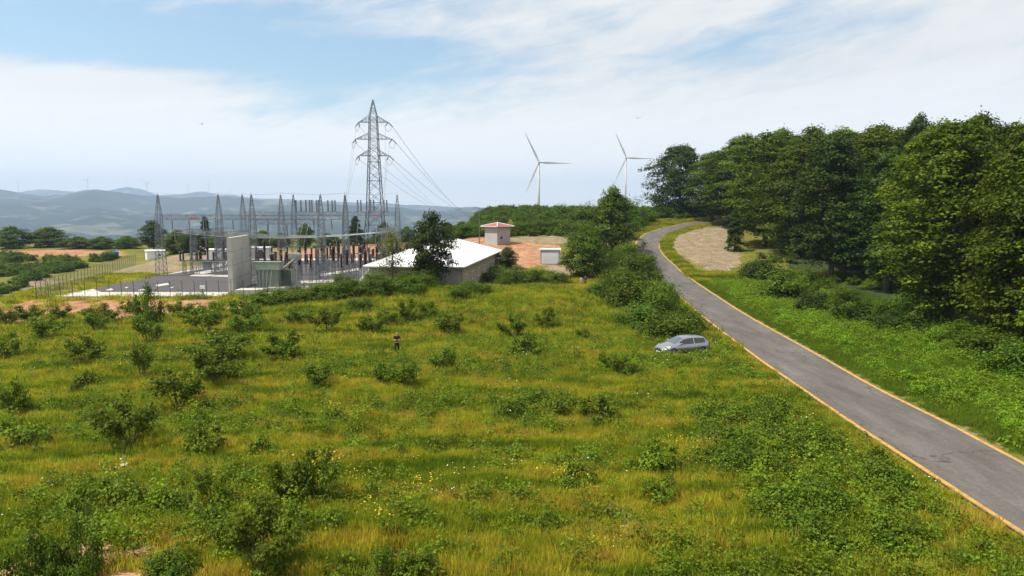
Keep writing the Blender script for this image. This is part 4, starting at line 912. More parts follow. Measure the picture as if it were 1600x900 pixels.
# ---- shrubs
def make_shrub(seed, Ht, W, ncl, nleaf, ls, mat_, stems=7, fill=.3, flat=.9):
    r_ = np.random.default_rng(seed); P_ = []; N_ = []; T_ = []; b_ = MB()
    for i in range(ncl):
        th_ = math.acos(1-r_.random()*flat); ang = r_.uniform(0, 6.28); rr = 1 if r_.random() > fill else r_.uniform(.4, .9)
        rr *= 1+.22*math.sin(3*ang+seed)+r_.uniform(-.1, .12)
        cen = np.array([math.sin(th_)*math.cos(ang)*W/2*rr*.85, math.sin(th_)*math.sin(ang)*W/2*rr*.85, max(.12, math.cos(th_)*Ht*rr*.92)])
        sz = min(W, Ht*2)*.15*r_.uniform(.6, 1.4); k = int(nleaf*r_.uniform(.6, 1.4))
        off = r_.normal(size=(k, 3))*sz*.55*np.array([1, 1, .75]); p = cen+off; p[:, 2] = np.abs(p[:, 2])
        nn_ = off/np.maximum(np.linalg.norm(off, axis=1, keepdims=True), 1e-6)*.6 + np.array([0, 0, .75]) + cen/W*.7 + r_.normal(size=(k, 3))*.45
        P_.append(p); N_.append(nn_); T_.append(np.clip(r_.normal(.5+.2*r_.uniform(-1, 1), .2, k), 0, 1))
        if i < stems: b_.tube([(0, 0, -.1), Vector(cen)*.5+Vector((0, 0, .1)), Vector(cen)], [.05, .035, .015], 5)
    P_ = np.vstack(P_); V, Q = leaf_quads(P_, np.vstack(N_), ls*r_.uniform(.65, 1.25, len(P_)), r_, .62)
    return mesh_np('foliage', V, Q, mat_, np.repeat(np.concatenate(T_), 4)), b_.mesh('stems', M['bark'], True), Ht, W
def make_sapling(seed, Ht, W, stems, mat_, ls=.075):
    """open coppiced bush: stems fan out, leaves in clumps along the upper part"""
    r_ = np.random.default_rng(seed); b_ = MB(); P_ = []; N_ = []; T_ = []
    for i in range(stems):
        ang = i*6.283/stems + r_.uniform(-.5, .5); rad = W/2*r_.uniform(.35, 1.0); h = Ht*r_.uniform(.6, 1.0)*(1.1-.3*rad/(W/2))
        e = Vector((math.cos(ang)*rad, math.sin(ang)*rad, h)); mid_ = Vector((e.x*.35, e.y*.35, h*.5)); o = Vector((math.cos(ang)*.06, math.sin(ang)*.06, -.1))
        pts = [o.lerp(mid_, t).lerp(mid_.lerp(e, t), t) for t in np.linspace(0, 1, 7)]; b_.tube(pts, list(np.linspace(.035, .008, 7)), 5)
        subs = [(pts[k], 1.3) for k in (4, 5, 6)]
        for k in (3, 4, 4, 5):
            q = pts[k]; a2 = ang + r_.uniform(-1.8, 1.8); f = q + Vector((math.cos(a2), math.sin(a2), r_.uniform(.1, .8)))*Ht*r_.uniform(.12, .28)
            b_.tube([q, f], [.015, .005], 4); subs.append((f, .8)); subs.append((q.lerp(f, .6), .6))
        for q, w_ in subs:
            k = int(r_.uniform(10, 26)*w_)*2; off = r_.normal(size=(k, 3))*np.array([.135, .135, .085])*Ht/2.1
            P_.append(np.array(q)+off); N_.append(off*1.5+np.array([0, 0, .7])+r_.normal(size=(k, 3))*.5); T_.append(np.clip(r_.normal(.45, .25, k), 0, 1))
    P_ = np.vstack(P_); P_[:, 2] = np.maximum(P_[:, 2], .05); V, Q = leaf_quads(P_, np.vstack(N_), ls*r_.uniform(.6, 1.25, len(P_)), r_, .7)
    return mesh_np('foliage', V, Q, mat_, np.repeat(np.concatenate(T_), 4)), b_.mesh('stems', M['bark'], True), Ht, W
SH = [make_shrub(31+k, 3.0, 4.0, 60, 110, .095, M['leaf_hedge'], fill=.2+.1*k) for k in range(4)]
SH += [make_shrub(41, 1.2, 3.4, 46, 90, .08, M['leaf_hedge'], flat=.95), make_shrub(42, 3, 4, 60, 100, .10, M['leaf_dark'])]
SP = [make_sapling(51+k, 2.2, 2.8, 6+k % 3, M['leaf_sap']) for k in range(6)]
LOW = [make_shrub(61+k, .75, 1.7, 20, 55, .065, M['leaf_sap'], 5) for k in range(3)]
def place_shrub(tpl, px, pyb, wpx, hpx, label, group, name, cat, rz):
    fol, st_, Ht, W = tpl; p = G(px, pyb); s = mpp(p)
    r_ = empty(name, p, rz, label, cat, group); ss_ = wpx*s/W
    r_.scale = (ss_, ss_, max(.25, hpx*s/math.cos(R(8))/Ht)); link('stems', st_, r_); link('foliage', fol, r_); SHR.append((p.x, p.y, wpx*s*.5)); return r_
SHR = []
rows = [   # (where, [(px, base y, width, height, sort)])  sort: 's' sapling, 'l' low bush, 'h' dense shrub
 ('row under the orange bank', [(12,512,34,28,'s'),(45,505,40,24,'s'),(96,500,34,20,'s'),(158,508,48,28,'s'),(202,488,26,14,'l'),(232,512,40,46,'h'),(285,500,48,24,'s'),(328,506,50,30,'s'),(376,498,44,30,'s'),(395,515,40,34,'s')]),
 ('second row below the orange bank', [(72,534,56,34,'s'),(150,522,44,28,'s'),(232,542,48,40,'s'),(322,526,68,38,'s'),(385,524,50,30,'s'),(468,508,44,26,'s'),(512,524,56,36,'s'),(582,524,44,28,'s'),(608,512,34,26,'s'),(636,506,34,32,'s'),(668,500,30,28,'s'),(704,526,50,32,'s')]),
 ('row beside the standing man', [(22,562,50,34,'l'),(130,570,58,40,'s'),(222,596,44,50,'s'),(344,566,96,46,'s'),(335,602,84,50,'s'),(442,566,68,40,'s'),(692,580,44,34,'s'),(738,580,36,16,'l'),(800,532,42,34,'s'),(826,560,54,28,'l'),(852,516,40,28,'s'),(910,532,24,18,'s')]),
 ('row before the standing man', [(20,650,48,48,'s'),(140,612,50,24,'l'),(280,644,88,56,'s'),(498,608,52,34,'s'),(602,607,46,34,'s'),(636,610,50,38,'s'),(704,618,16,14,'l'),(948,584,30,28,'s'),(970,590,42,34,'s')]),
 ('middle of the meadow', [(38,700,78,36,'l'),(205,704,92,76,'s'),(312,714,64,38,'l'),(412,716,46,26,'l'),(498,786,72,74,'s'),(452,790,66,62,'s'),(528,662,40,18,'l'),(664,658,28,18,'l'),(680,712,34,22,'l'),(618,716,40,22,'l'),(902,760,60,30,'l'),(940,664,70,32,'l'),(1022,736,66,36,'l'),(1032,784,46,34,'l'),(868,654,60,26,'l')]),
 ('foreground', [(60,905,86,56,'h'),(120,902,70,62,'h'),(132,800,60,34,'l'),(190,790,70,36,'l'),(268,906,84,34,'h'),(332,800,58,56,'s'),(365,860,74,50,'s'),(408,898,120,96,'s'),(460,838,66,38,'l'),(520,836,60,36,'l'),(598,908,46,50,'s'),(650,906,60,44,'s'),(608,842,30,28,'l')]),
]
rsh = random.Random(5); SKIRT = []
for desc, lst in rows:
    lst = sorted(lst, key=lambda t: t[0]); kinds = {'s': 'open leafy bush', 'l': 'low spreading bush', 'h': 'dense leafy bush'}; cnt = {}
    for i, (px, pyb, wp, hp_, kd) in enumerate(lst):
        cnt[kd] = cnt.get(kd, 0)+1; hp_ = hp_*(1.12 if kd == 's' else 1.1); tpl = rsh.choice(SP) if kd == 's' else rsh.choice(LOW) if kd == 'l' else SH[4]
        place_shrub(tpl, px, pyb, wp*1.08, hp_*1.08, '%s %s from the left in the %s' % (ORD[cnt[kd]-1], kinds[kd], desc), 'bushes dotted over the meadow', 'hazel_bush' if kd == 's' else 'low_bush', 'bush', rsh.uniform(0, 6))
        if kd == 's': SKIRT.append((px, pyb, wp))
hed = [('along the left verge of the road', [(935,468,50,34),(960,430,56,40),(985,408,50,36),(1000,440,60,48),(958,452,50,38),(975,482,70,66),(1018,484,74,62),(1000,515,70,44),(1048,530,86,56),(1075,522,60,44),(1030,500,60,60),(1010,425,36,32),(930,410,40,30),(1040,478,46,40)]),
       ('along the edge of the wood', [(1190,436,60,46),(1222,468,84,58),(1268,488,44,48),(1335,506,66,54),(1260,448,50,36),(1405,520,70,40),(1440,516,56,62),(1500,540,80,46),(1540,560,90,54),(1470,470,60,40),(1385,500,50,40),(1590,590,90,70),(1320,478,50,36)]),
       ('on the rise left of the road bend', [(880,345,50,26),(912,350,56,34),(945,352,50,36),(985,352,60,42),(1012,347,40,24),(1042,340,46,24),(1080,336,44,20),(978,362,46,28),(968,374,50,34),(890,368,40,26),(860,362,44,20),(830,364,44,22),(800,366,40,20),(765,368,44,20),(735,370,44,22),(905,386,44,30),(925,398,40,34)]),
       ('between the yard and the meadow', [(418,476,56,26),(450,474,54,26),(480,472,50,28),(512,472,50,30),(545,466,50,32),(575,462,44,26),(600,460,44,28),(640,458,46,28),(665,452,40,26),(700,450,40,26),(735,448,44,28),(765,446,44,28),(798,446,50,34),(835,444,44,26),(870,446,44,24),(715,470,40,28),(560,486,40,24),(745,462,40,26),(590,447,40,24),(632,446,44,22),(655,446,44,24),(690,444,44,20),(722,440,40,18),(752,438,40,20),(775,436,36,26),(535,452,38,26),(500,462,34,20),(605,455,40,22),(645,456,40,22),(735,455,36,18),(785,450,36,22)])]
for desc, lst in hed:
    lst = sorted(lst, key=lambda t: t[0])
    for i, (px, pyb, wp, hp_) in enumerate(lst):
        place_shrub(SH[rsh.choice((0, 1, 2, 3))] if 'wood' not in desc else SH[rsh.choice((0, 2, 5))], px, pyb, wp*1.05, hp_*(.8 if 'wood' in desc else .9), '%s dense green shrub from the left %s' % (ORD[i], desc), 'dense shrubs %s' % desc, 'green_shrub', 'shrub', rsh.uniform(0, 6))
# ---- ground cover as stuff: templates live only inside geometry-node scatters
def grass_patch(seed, n_, size, hmin, hmax, bw, mat_, tmean=.5):
    r_ = np.random.default_rng(seed); x = r_.uniform(-size/2, size/2, n_); y = r_.uniform(-size/2, size/2, n_)
    cl = vnoise(x*3, y*3, seed); h = r_.uniform(hmin, hmax, n_)*(.5+.9*cl); a = r_.uniform(0, 6.28, n_); ln = r_.uniform(.05, .4, n_)*h; la = r_.uniform(0, 6.28, n_)
    wv = np.column_stack([np.cos(a), np.sin(a), 0*a])*bw/2*r_.uniform(.6, 1.4, n_)[:, None]; B = np.column_stack([x, y, 0*x-.03]); T = B+np.column_stack([np.cos(la)*ln, np.sin(la)*ln, h]); Md = B*.5+T*.5+np.column_stack([0*x, 0*x, h*.08])-np.column_stack([np.cos(la)*ln, np.sin(la)*ln, 0*h])*.2
    V = np.stack([B-wv, B+wv, Md+wv*.8, T, Md-wv*.8], 1).reshape(-1, 3); Q = np.arange(n_*5).reshape(-1, 5)
    return mesh_np('patch', V, Q, mat_, np.repeat(np.clip(r_.normal(tmean, .22, n_), 0, 1), 5))
def weed_patch(seed, n_, size, h, ls, mat_, ferny=False):
    r_ = np.random.default_rng(seed); x = r_.normal(0, size*.28, n_); y = r_.normal(0, size*.28, n_); hh = h*(.35+.9*vnoise(x*2.5, y*2.5, seed))*np.exp(-(x*x+y*y)/(size*.6)**2)
    z = hh*r_.uniform(.35, 1.0, n_); P_ = np.column_stack([x, y, z]); N_ = np.column_stack([x*.4, y*.4, 0*x+.8])+r_.normal(size=(n_, 3))*.4
    V, Q = leaf_quads(P_, N_, ls*r_.uniform(.6, 1.3, n_), r_, .28 if ferny else .65)
    return mesh_np('patch', V, Q, mat_, np.repeat(np.clip(r_.normal(.5, .25, n_), 0, 1), 4))
def flower_patch(seed, n_, size, h, s, mat_):
    r_ = np.random.default_rng(seed); P_ = np.column_stack([r_.normal(0, size*.3, n_), r_.normal(0, size*.3, n_), h*r_.uniform(.7, 1.1, n_)]); N_ = np.array([0, 0, 1.0])+r_.normal(size=(n_, 3))*.3
    V, Q = leaf_quads(P_, N_, s*r_.uniform(.6, 1.2, n_), r_, .9, .05); return mesh_np('patch', V, Q, mat_, np.full(n_*4, .5))
def scatter(name, templates, x, y, scale, label, cat, z=None, zs=None):
    r_ = np.random.default_rng(len(name)); z = H(x, y) if z is None else z
    pts = bpy.data.meshes.new(name); pts.vertices.add(len(x)); pts.vertices.foreach_set('co', np.column_stack([x, y, z]).astype(np.float32).ravel())
    def at_(nm, ty, arr): a = pts.attributes.new(nm, ty, 'POINT'); a.data.foreach_set('vector' if ty == 'FLOAT_VECTOR' else 'value', np.asarray(arr).ravel())
    sc3 = np.column_stack([scale, scale, scale*(zs if zs is not None else r_.uniform(.75, 1.25, len(x)))]).astype(np.float32)
    at_('rot', 'FLOAT_VECTOR', np.column_stack([np.zeros(len(x)), np.zeros(len(x)), r_.uniform(0, 6.28, len(x))]).astype(np.float32)); at_('scl', 'FLOAT_VECTOR', sc3)
    at_('pick', 'INT', r_.integers(0, len(templates), len(x)).astype(np.int32))
    o = link(name, pts); gn = bpy.data.node_groups.new(name, 'GeometryNodeTree')
    gn.interface.new_socket('Geometry', in_out='INPUT', socket_type='NodeSocketGeometry'); gn.interface.new_socket('Geometry', in_out='OUTPUT', socket_type='NodeSocketGeometry')
    ns = gn.nodes; ls_ = gn.links; gi = ns.new('NodeGroupInput'); go = ns.new('NodeGroupOutput'); m2p = ns.new('GeometryNodeMeshToPoints'); ls_.new(gi.outputs[0], m2p.inputs[0])
    g2i = ns.new('GeometryNodeGeometryToInstance')
    for me_ in templates[::-1]:
        to = bpy.data.objects.new('patch', me_); oi = ns.new('GeometryNodeObjectInfo'); oi.inputs[0].default_value = to; oi.inputs['As Instance'].default_value = True
        ls_.new(oi.outputs['Geometry'], g2i.inputs[0])
    def na(nm, ty): a = ns.new('GeometryNodeInputNamedAttribute'); a.data_type = ty; a.inputs[0].default_value = nm; return a.outputs[0]
    iop = ns.new('GeometryNodeInstanceOnPoints'); ls_.new(m2p.outputs[0], iop.inputs['Points']); ls_.new(g2i.outputs[0], iop.inputs['Instance'])
    iop.inputs['Pick Instance'].default_value = True; ls_.new(na('pick', 'INT'), iop.inputs['Instance Index']); ls_.new(na('rot', 'FLOAT_VECTOR'), iop.inputs['Rotation']); ls_.new(na('scl', 'FLOAT_VECTOR'), iop.inputs['Scale'])
    ls_.new(iop.outputs[0], go.inputs[0]); md = o.modifiers.new('scatter', 'NODES'); md.node_group = gn
    tag(o, label, cat, None, 'stuff'); return o
YARD = [Pz(80,466), Pz(640,466), Pz(598,403), Pz(360,403), Pz(345,411)]
CTRL = [(e.x, e.y) for e in E]
def field_pts(seed, n_, y0, y1, dens_pow=1.0, xr=.82):
    r_ = np.random.default_rng(seed); y = y0+(y1-y0)*r_.random(n_)**dens_pow; x = (r_.random(n_)*2-1)*xr*(y+6); return x, y, r_
def keep(x, y, road_m=.0):
    k = ~inpoly(x, y, ROADPOLY) & ~inpoly(x, y, YARD) & ~inpoly(x, y, CTRL); s, p = masks(x, y); nb = vnoise(x*1.3, y*1.3, 3)
    u_ = _h((x*977).astype(np.int64), (y*991).astype(np.int64), 5); e_ = fbm(x*.5, y*.5, 21, 3)
    c_ = (np.hypot((x-cpx)/2.3, (y-cpy)/1.2) > 1) & (np.hypot(x-mnx, (y-mny+.5)/1.6) > .62)
    return k & c_ & ((s < .5) | ((u_ < .25) & (e_ > .5))) & ((p < .62) | ((u_ < .16) & (e_ > .52)))
_cp = G(1068, 556); _mn = G(620.5, 554); mnx, mny = _mn.x, _mn.y; cpx, cpy = _cp.x, _cp.y+.5
rwood = lambda x, y: ss(0, 5, x - np.interp(y, [0, 40, 60, 80, 100, 140, 200, 260], [60, 50, 42, 44, 46, 52, 74, 100]))
rR = lambda y: np.interp(y, RR[:, 1], RR[:, 0]); rL = lambda y: np.interp(y, RL[:, 1], RL[:, 0])
GPt = [grass_patch(71+k, 230, 1.0, .14, .48, .028, M['grass'], .35+.07*k) for k in range(6)]
GPf = [grass_patch(81+k, 190, 1.9, .25, .65, .055, M['grass'], .4+.06*k) for k in range(4)]
x, y, r_ = field_pts(1, 38000, 20, 64, .75); k = keep(x, y) & (x < rL(y)-.45); nb = fbm(x*.25, y*.25, 9, 3); k &= ~((y < 29) & (x < 14) & (nb > .54) & (r_.random(len(x)) < .85)); x, y = x[k], y[k]
def trod(x, y):
    d_ = np.full(len(x), 99.0)
    for line in ([(1045,899),(1050,840),(1034,780)], [(912,456),(925,490),(960,525),(1012,556)], [(60,640),(300,668),(520,690),(760,700),(900,716)]):
        q = cr_spline([G(*p_)[:2] for p_ in line], 8)
        for a, c_ in q: d_ = np.minimum(d_, np.hypot(x-a, y-c_))
    return .4+.6*ss(.25, 1.0, d_)
scatter('meadow_grass', GPt, x, y, r_.uniform(.8, 1.25, len(x))*(1-.45*ss(1.5, 0, rL(y)-x)), zs=trod(x, y)*(.45+1.1*fbm(x*.35, y*.6, 61, 4)*r_.uniform(.7, 1.3, len(x))), label='tall uncut olive and yellow grass of the near meadow', cat='grass')
x, y, r_ = field_pts(2, 24000, 62, 135, .9); k = keep(x, y) & ((x < rL(y)-.9) | (y > 130)) ; x, y = x[k], y[k]
scatter('far_meadow_grass', GPf, x, y, r_.uniform(.7, 1.15, len(x)), 'grass of the far meadow up to the substation bank', 'grass')
VP = [grass_patch(91+k, 260, 1.3, .2, .5, .025, M['verge']) for k in range(3)]
r_ = np.random.default_rng(33); n_ = 9000; y = 18+112*r_.random(n_)**.8; x = rR(y)+.45+r_.random(n_)**1.3*22; k = keep(x, y); x, y = x[k], y[k]
scatter('verge_grass', VP, x, y, r_.uniform(.6, 1.1, len(x))*(.5+.5*ss(0, 2.5, x-rR(y))), 'green verge grass between the road and the wood', 'grass')
r_ = np.random.default_rng(34); n_ = 9000; k0 = r_.integers(70, len(RL), n_); side = r_.random(n_) < .5; off = np.where(side, .06+r_.random(n_)*.28, .06+r_.random(n_)**1.4*1.7)
bx = np.where(side[:, None], RR[k0]+(RR[k0]-RL[k0])*off[:, None], RL[k0]-(RR[k0]-RL[k0])*off[:, None])+r_.normal(0, .5, (n_, 2)); x, y = bx[:, 0], bx[:, 1]; k = keep(x, y) & (np.minimum.reduce([np.hypot(x-a, y-c_) for a, c_ in (RL[60:]+RR[60:])/2]) > 3.6) & (masks(x, y)[1] < .6); x, y = x[k], y[k]
scatter('bend_grass', GPf+VP[:1], x, y, r_.uniform(.5, .95, len(x)), 'rough grass edging the far bend of the road', 'grass')
# weeds over the meadow, thick in patches
WP = [weed_patch(101+k, 150, 1.1, .95, .06, M['leaf_weed']) for k in range(4)] + [weed_patch(106+k, 130, 1.0, .9, .055, M['leaf_hedge']) for k in range(3)]
x, y, r_ = field_pts(5, 30000, 20, 96, .8); rowm = fbm(x*.07, y*.23, 55, 4); d = ss(.47, .60, rowm)*.9+.16+.35*ss(14, 2, rL(y)-x)
k = keep(x, y) & (x < rL(y)-1.4) & (r_.random(len(x)) < d*.75); x, y = x[k], y[k]
for (px, py, wp) in SKIRT:      # rank growth round the foot of each bush
    q = G(px, py); s = wp*mpp(q); n_ = 5; x = np.concatenate([x, q.x+r_.normal(0, s*.32, n_)]); y = np.concatenate([y, q.y+r_.normal(0, s*.25, n_)])
scatter('meadow_weeds', WP, x, y, r_.uniform(.55, 1.3, len(x)), 'leafy green weeds growing in bands through the meadow', 'weeds')
BP = [weed_patch(111+k, 260, 1.9, .95, .075, M['leaf_hedge']) for k in range(3)] + [weed_patch(115, 260, 1.8, .9, .07, M['leaf_weed'])]
bpoly = [GP([(1090,650),(1150,625),(1215,640),(1290,690),(1370,745),(1430,790),(1420,850),(1340,880),(1250,850),(1180,800),(1140,745),(1110,700)]), GP([(780,640),(900,630),(985,640),(960,672),(880,680),(800,662)])]
r_ = np.random.default_rng(44); X2 = []; Y2 = []
for poly, nn_ in ((bpoly[0], 900), (bpoly[1], 150)):
    a = np.array(poly); x = r_.uniform(a[:, 0].min(), a[:, 0].max(), nn_*2); y = r_.uniform(a[:, 1].min(), a[:, 1].max(), nn_*2); k = inpoly(x, y, poly) & (fbm(x*.4, y*.4, 66, 3) > .40) & (x < rL(y)-1.6); X2.append(x[k][:nn_]); Y2.append(y[k][:nn_])
x = np.concatenate(X2); y = np.concatenate(Y2)
scatter('bramble_thicket', BP, x, y, r_.uniform(.5, 1.15, len(x)), 'low dark green bramble thicket beside the near stretch of road', 'brambles')
FP = [weed_patch(121+k, 240, 1.5, .75, .11, M['leaf_fern'], True) for k in range(4)]
r_ = np.random.default_rng(45); n_ = 4200; y = 20+105*r_.random(n_)**.85; x = rR(y)+1.6+r_.random(n_)*15; k = keep(x, y) & (r_.random(n_) < .25+.75*ss(2.0, 4.5, x-rR(y))*ss(.38, .52, fbm(x*.2, y*.2, 12, 3))); x1, y1 = x[k], y[k]
x, y, r_ = field_pts(46, 2600, 50, 128, 1); k = keep(x, y) & (x < rL(y)-1.2) & (x > rL(y)-13) & (fbm(x*.15, y*.15, 14, 3) > .50); x = np.concatenate([x1, x[k]]); y = np.concatenate([y1, y[k]])
scatter('bracken', FP, x, y, r_.uniform(.7, 1.4, len(x)), 'bright green bracken along both sides of the road', 'bracken')
# scrub on the slope left of the yard and on the rise beyond the white roof
BS = [make_shrub(131+k, 1.6, 3.0, 22, 60, .13, M['leaf_hedge'])[0] for k in range(3)]
sp1 = [GP([(-120,468),(-120,402),(60,400),(185,400),(170,412),(120,420),(75,432),(50,440),(20,456),(-30,472)]), GP([(-120,392),(-120,382),(230,382),(235,390),(190,392),(60,391)])]
X2 = []; Y2 = []; r_ = np.random.default_rng(47)
for poly, nn_ in ((sp1[0], 1100), (sp1[1], 700)):
    a = np.array(poly); x = r_.uniform(a[:, 0].min(), a[:, 0].max(), nn_*4); y = r_.uniform(a[:, 1].min(), a[:, 1].max(), nn_*4); k = inpoly(x, y, poly) & (fbm(x*.09, y*.07, 71, 4) > .47); X2.append(x[k][:nn_]); Y2.append(y[k][:nn_])
scatter('hillside_scrub', BS, np.concatenate(X2), np.concatenate(Y2), r_.uniform(.4, 1.5, sum(map(len, X2))), 'dense dark scrub covering the slope left of the substation', 'scrub')
r_ = np.random.default_rng(48); n_ = 5200; y = 178+140*r_.random(n_); x = -75+185*r_.random(n_); dR = np.minimum.reduce([np.hypot(x-a, y-c_) for a, c_ in RL[60::3]]); k = keep(x, y) & (dR > 5.5) & ((x < rL(y)-4) | (y > 236)) & ((x < 62) | (y > 236)) & (y > 182-.0*x) & ((x > -22) | (y > 225)) & (fbm(x*.05, y*.05, 88, 3) > .46); x, y = x[k], y[k]
scatter('rise_scrub', BS, x, y, r_.uniform(.5, 1.25, len(x)), 'green scrub on the rise behind the white roofed building', 'scrub')
# woodland floor: saplings and undergrowth
r_ = np.random.default_rng(49); n_ = 2600; y = 45+170*r_.random(n_); x = np.interp(y, [0, 40, 60, 80, 100, 140, 200, 260], [60, 50, 42, 44, 46, 52, 74, 100])-1+r_.random(n_)*60; k = keep(x, y) & (fbm(x*.08, y*.08, 90, 3) > .47)
scatter('woodland_undergrowth', FP+[BS[0]], x[k], y[k], r_.uniform(.6, 1.2, k.sum()), 'shaded undergrowth beneath the trees of the wood', 'undergrowth')
# flowers
FW = [flower_patch(141, 12, 1.6, .55, .035, M['flower_w']), flower_patch(142, 14, 1.3, .5, .03, M['flower_w'])]
x, y, r_ = field_pts(50, 1500, 22, 75, .8); k = keep(x, y) & (x < rL(y)-1) & (r_.random(len(x)) < .05+.5*ss(.55, .68, fbm(x*.12, y*.12, 93, 3))*ss(-6, 8, x)); x, y = x[k], y[k]
cx = G(1050, 566); x = np.concatenate([x, cx.x+r_.normal(0, 2.0, 12)]); y = np.concatenate([y, cx.y-1.2+r_.normal(0, 1.3, 12)])
scatter('white_wildflowers', FW, x, y, r_.uniform(.7, 1.2, len(x)), 'small white wildflowers scattered by the car and road', 'wildflowers')
FY = [flower_patch(151, 45, 1.4, .55, .04, M['flower_y']), flower_patch(152, 30, 1.1, .5, .035, M['flower_y'])]
x, y, r_ = field_pts(51, 2600, 24, 110, .9); k = keep(x, y) & (x < rL(y)-1) & (fbm(x*.10, y*.30, 97, 3) > .68); x, y = x[k], y[k]
for (px, py, n_, sx_) in ((530,650,14,1.0),(502,664,4,.5),(752,436,16,3),(555,526,8,2),(270,546,14,5),(970,855,5,.5),(878,757,5,.6)):
    q = G(px, py); x = np.concatenate([x, q.x+r_.normal(0, sx_, n_)]); y = np.concatenate([y, q.y+r_.normal(0, .5, n_)])
scatter('yellow_wildflowers', FY, x, y, r_.uniform(.6, 1.1, len(x)), 'yellow wildflowers in drifts across the meadow', 'wildflowers')

# ================================================================== CAR
M['car'] = simple('silver_grey_paint', (.34, .345, .38), .25, .75, .04, .5, spec=.6)
M['tyre'] = simple('tyre_rubber', (.02, .02, .02), .8, 0, .1, 3)
M['lamp_glass'] = simple('lamp_glass', (.7, .72, .75), .1, 0, .05, 3, spec=.8)
M['lamp_red'] = simple('tail_lamp', (.35, .02, .02), .2, 0, .05, 3)
M['screen'] = simple('windscreen_glass', (.05, .075, .09), .06, 0, .1, 1, spec=1.0)
cp = G(1068, 556); car = empty('hatchback_car', (cp.x, cp.y+.5, cp.z+.05), R(19), 'silver grey hatchback parked nose left in the tall grass beside the road', 'car'); car.scale = (1.07, 1.07, 1.07)
ST = [(-2.15,.36,.54,.60,.58,.45),(-2.10,.26,.62,.70,.72,.60),(-1.92,.2,.72,.80,.83,.70),(-1.5,.19,.83,.93,.875,.76),(-1.12,.19,.92,1.01,.885,.74),(-.72,.19,.94,1.22,.885,.67),(-.30,.19,.95,1.41,.885,.61),
      (.0,.19,.96,1.465,.885,.62),(.30,.19,.965,1.49,.885,.625),(.52,.19,.975,1.49,.885,.62),(.60,.19,.977,1.488,.885,.62),(1.35,.19,1.0,1.445,.88,.59),(1.62,.2,1.02,1.41,.87,.565),(1.85,.22,1.03,1.27,.855,.58),(2.02,.26,1.0,1.08,.83,.6),(2.12,.34,.86,.90,.76,.55)]
sec = []
for (x_, lo, be, to, hw, ht) in ST:
    half = [(hw*.90, lo), (hw*.985, lo+.14), (hw, lo+(be-lo)*.55), (hw*.985, be-.03), (hw*.955, be), (ht*1.03, to-.09), (ht*.93, to-.025), (ht*.5, to), (0, to+.008)]
    sec.append([Vector((x_, -y_, z_)) for y_, z_ in half] + [Vector((x_, y_, z_)) for y_, z_ in half[-2::-1]])
nk = len(sec[0]); groups_ = {'body': [], 'windscreen': [], 'rear_window': [], 'side_window': []}
for i in range(len(ST)-1):
    for k in range(nk-1):
        km = min(k, nk-2-k); xm = (ST[i][0]+ST[i+1][0])/2
        g_ = 'body'
        if km >= 6 and 4 <= i <= 5: g_ = 'windscreen'
        elif km >= 6 and 12 <= i <= 13: g_ = 'rear_window'
        elif km == 4 and (5 <= i <= 11) and i != 9: g_ = 'side_window'
        groups_[g_].append((i, k))
for g_, cells in groups_.items():
    def emit(cs, nm_, mt, sub=None):
        b_ = MB(); mp_ = {}
        for (i, k) in cs:
            f_ = []
            for (a, c_) in ((i, k), (i+1, k), (i+1, k+1), (i, k+1)):
                if (a, c_) not in mp_: mp_[(a, c_)] = b_.n; b_.v.append(tuple(sec[a][c_])); b_.n += 1
                f_.append(mp_[(a, c_)])
            b_.f.append(tuple(f_))
        if nm_ == 'body':
            for a in (0, len(ST)-1):
                f_ = [mp_[(a, c_)] for c_ in range(nk)]; b_.f.append(tuple(f_ if a else f_[::-1]))
        return b_.build(nm_, mt, car, smooth=True)
    if g_ == 'side_window':
        for side in (0, 1):
            for lo_, hi_ in ((5, 8), (10, 11)): emit([c_ for c_ in cells if (c_[1] > 8) == bool(side) and lo_ <= c_[0] <= hi_], 'side_window', M['glass'])
    else: emit(cells, g_, M['car'] if g_ == 'body' else M['screen'])
b_ = MB(); b_.box(-2.0, 2.0, -.78, .78, .17, .24); b_.build('underbody', M['dark'], car)
for x_ in (-1.32, 1.30):
    for s in (-1, 1):
        b_ = MB(); ml = MB().lathe([(.0, 0), (.38, 0), (.38, .015), (0, .015)], 20)
        Mx = Matrix.Translation((x_, s*.875, .36)) @ Matrix.Rotation(R(-90*s), 4, 'X'); b_.add([Mx @ Vector(v) for v in ml.v], ml.f); b_.build('wheel_arch', M['dark'], car)
        ml = MB().lathe([(.2, -.1), (.31, -.1), (.33, -.06), (.33, .06), (.31, .1), (.2, .1)], 22)
        Mx = Matrix.Translation((x_, s*.83, .33)) @ Matrix.Rotation(R(-90*s), 4, 'X'); b_ = MB(); b_.add([Mx @ Vector(v) for v in ml.v], ml.f); wh = b_.build('wheel', M['tyre'], car, smooth=True)
        b_ = MB()
        for q in range(5):
            a = q*1.2566; b_.bar(Mx @ Vector((0, 0, .105)), Mx @ Vector((math.cos(a)*.2, math.sin(a)*.2, .105)), .03)
        ml = MB().lathe([(.19, .1), (.215, .115), (.215, .1)], 20); b_.add([Mx @ Vector(v) for v in ml.v], ml.f); b_.build('rim', M['alu'], wh)
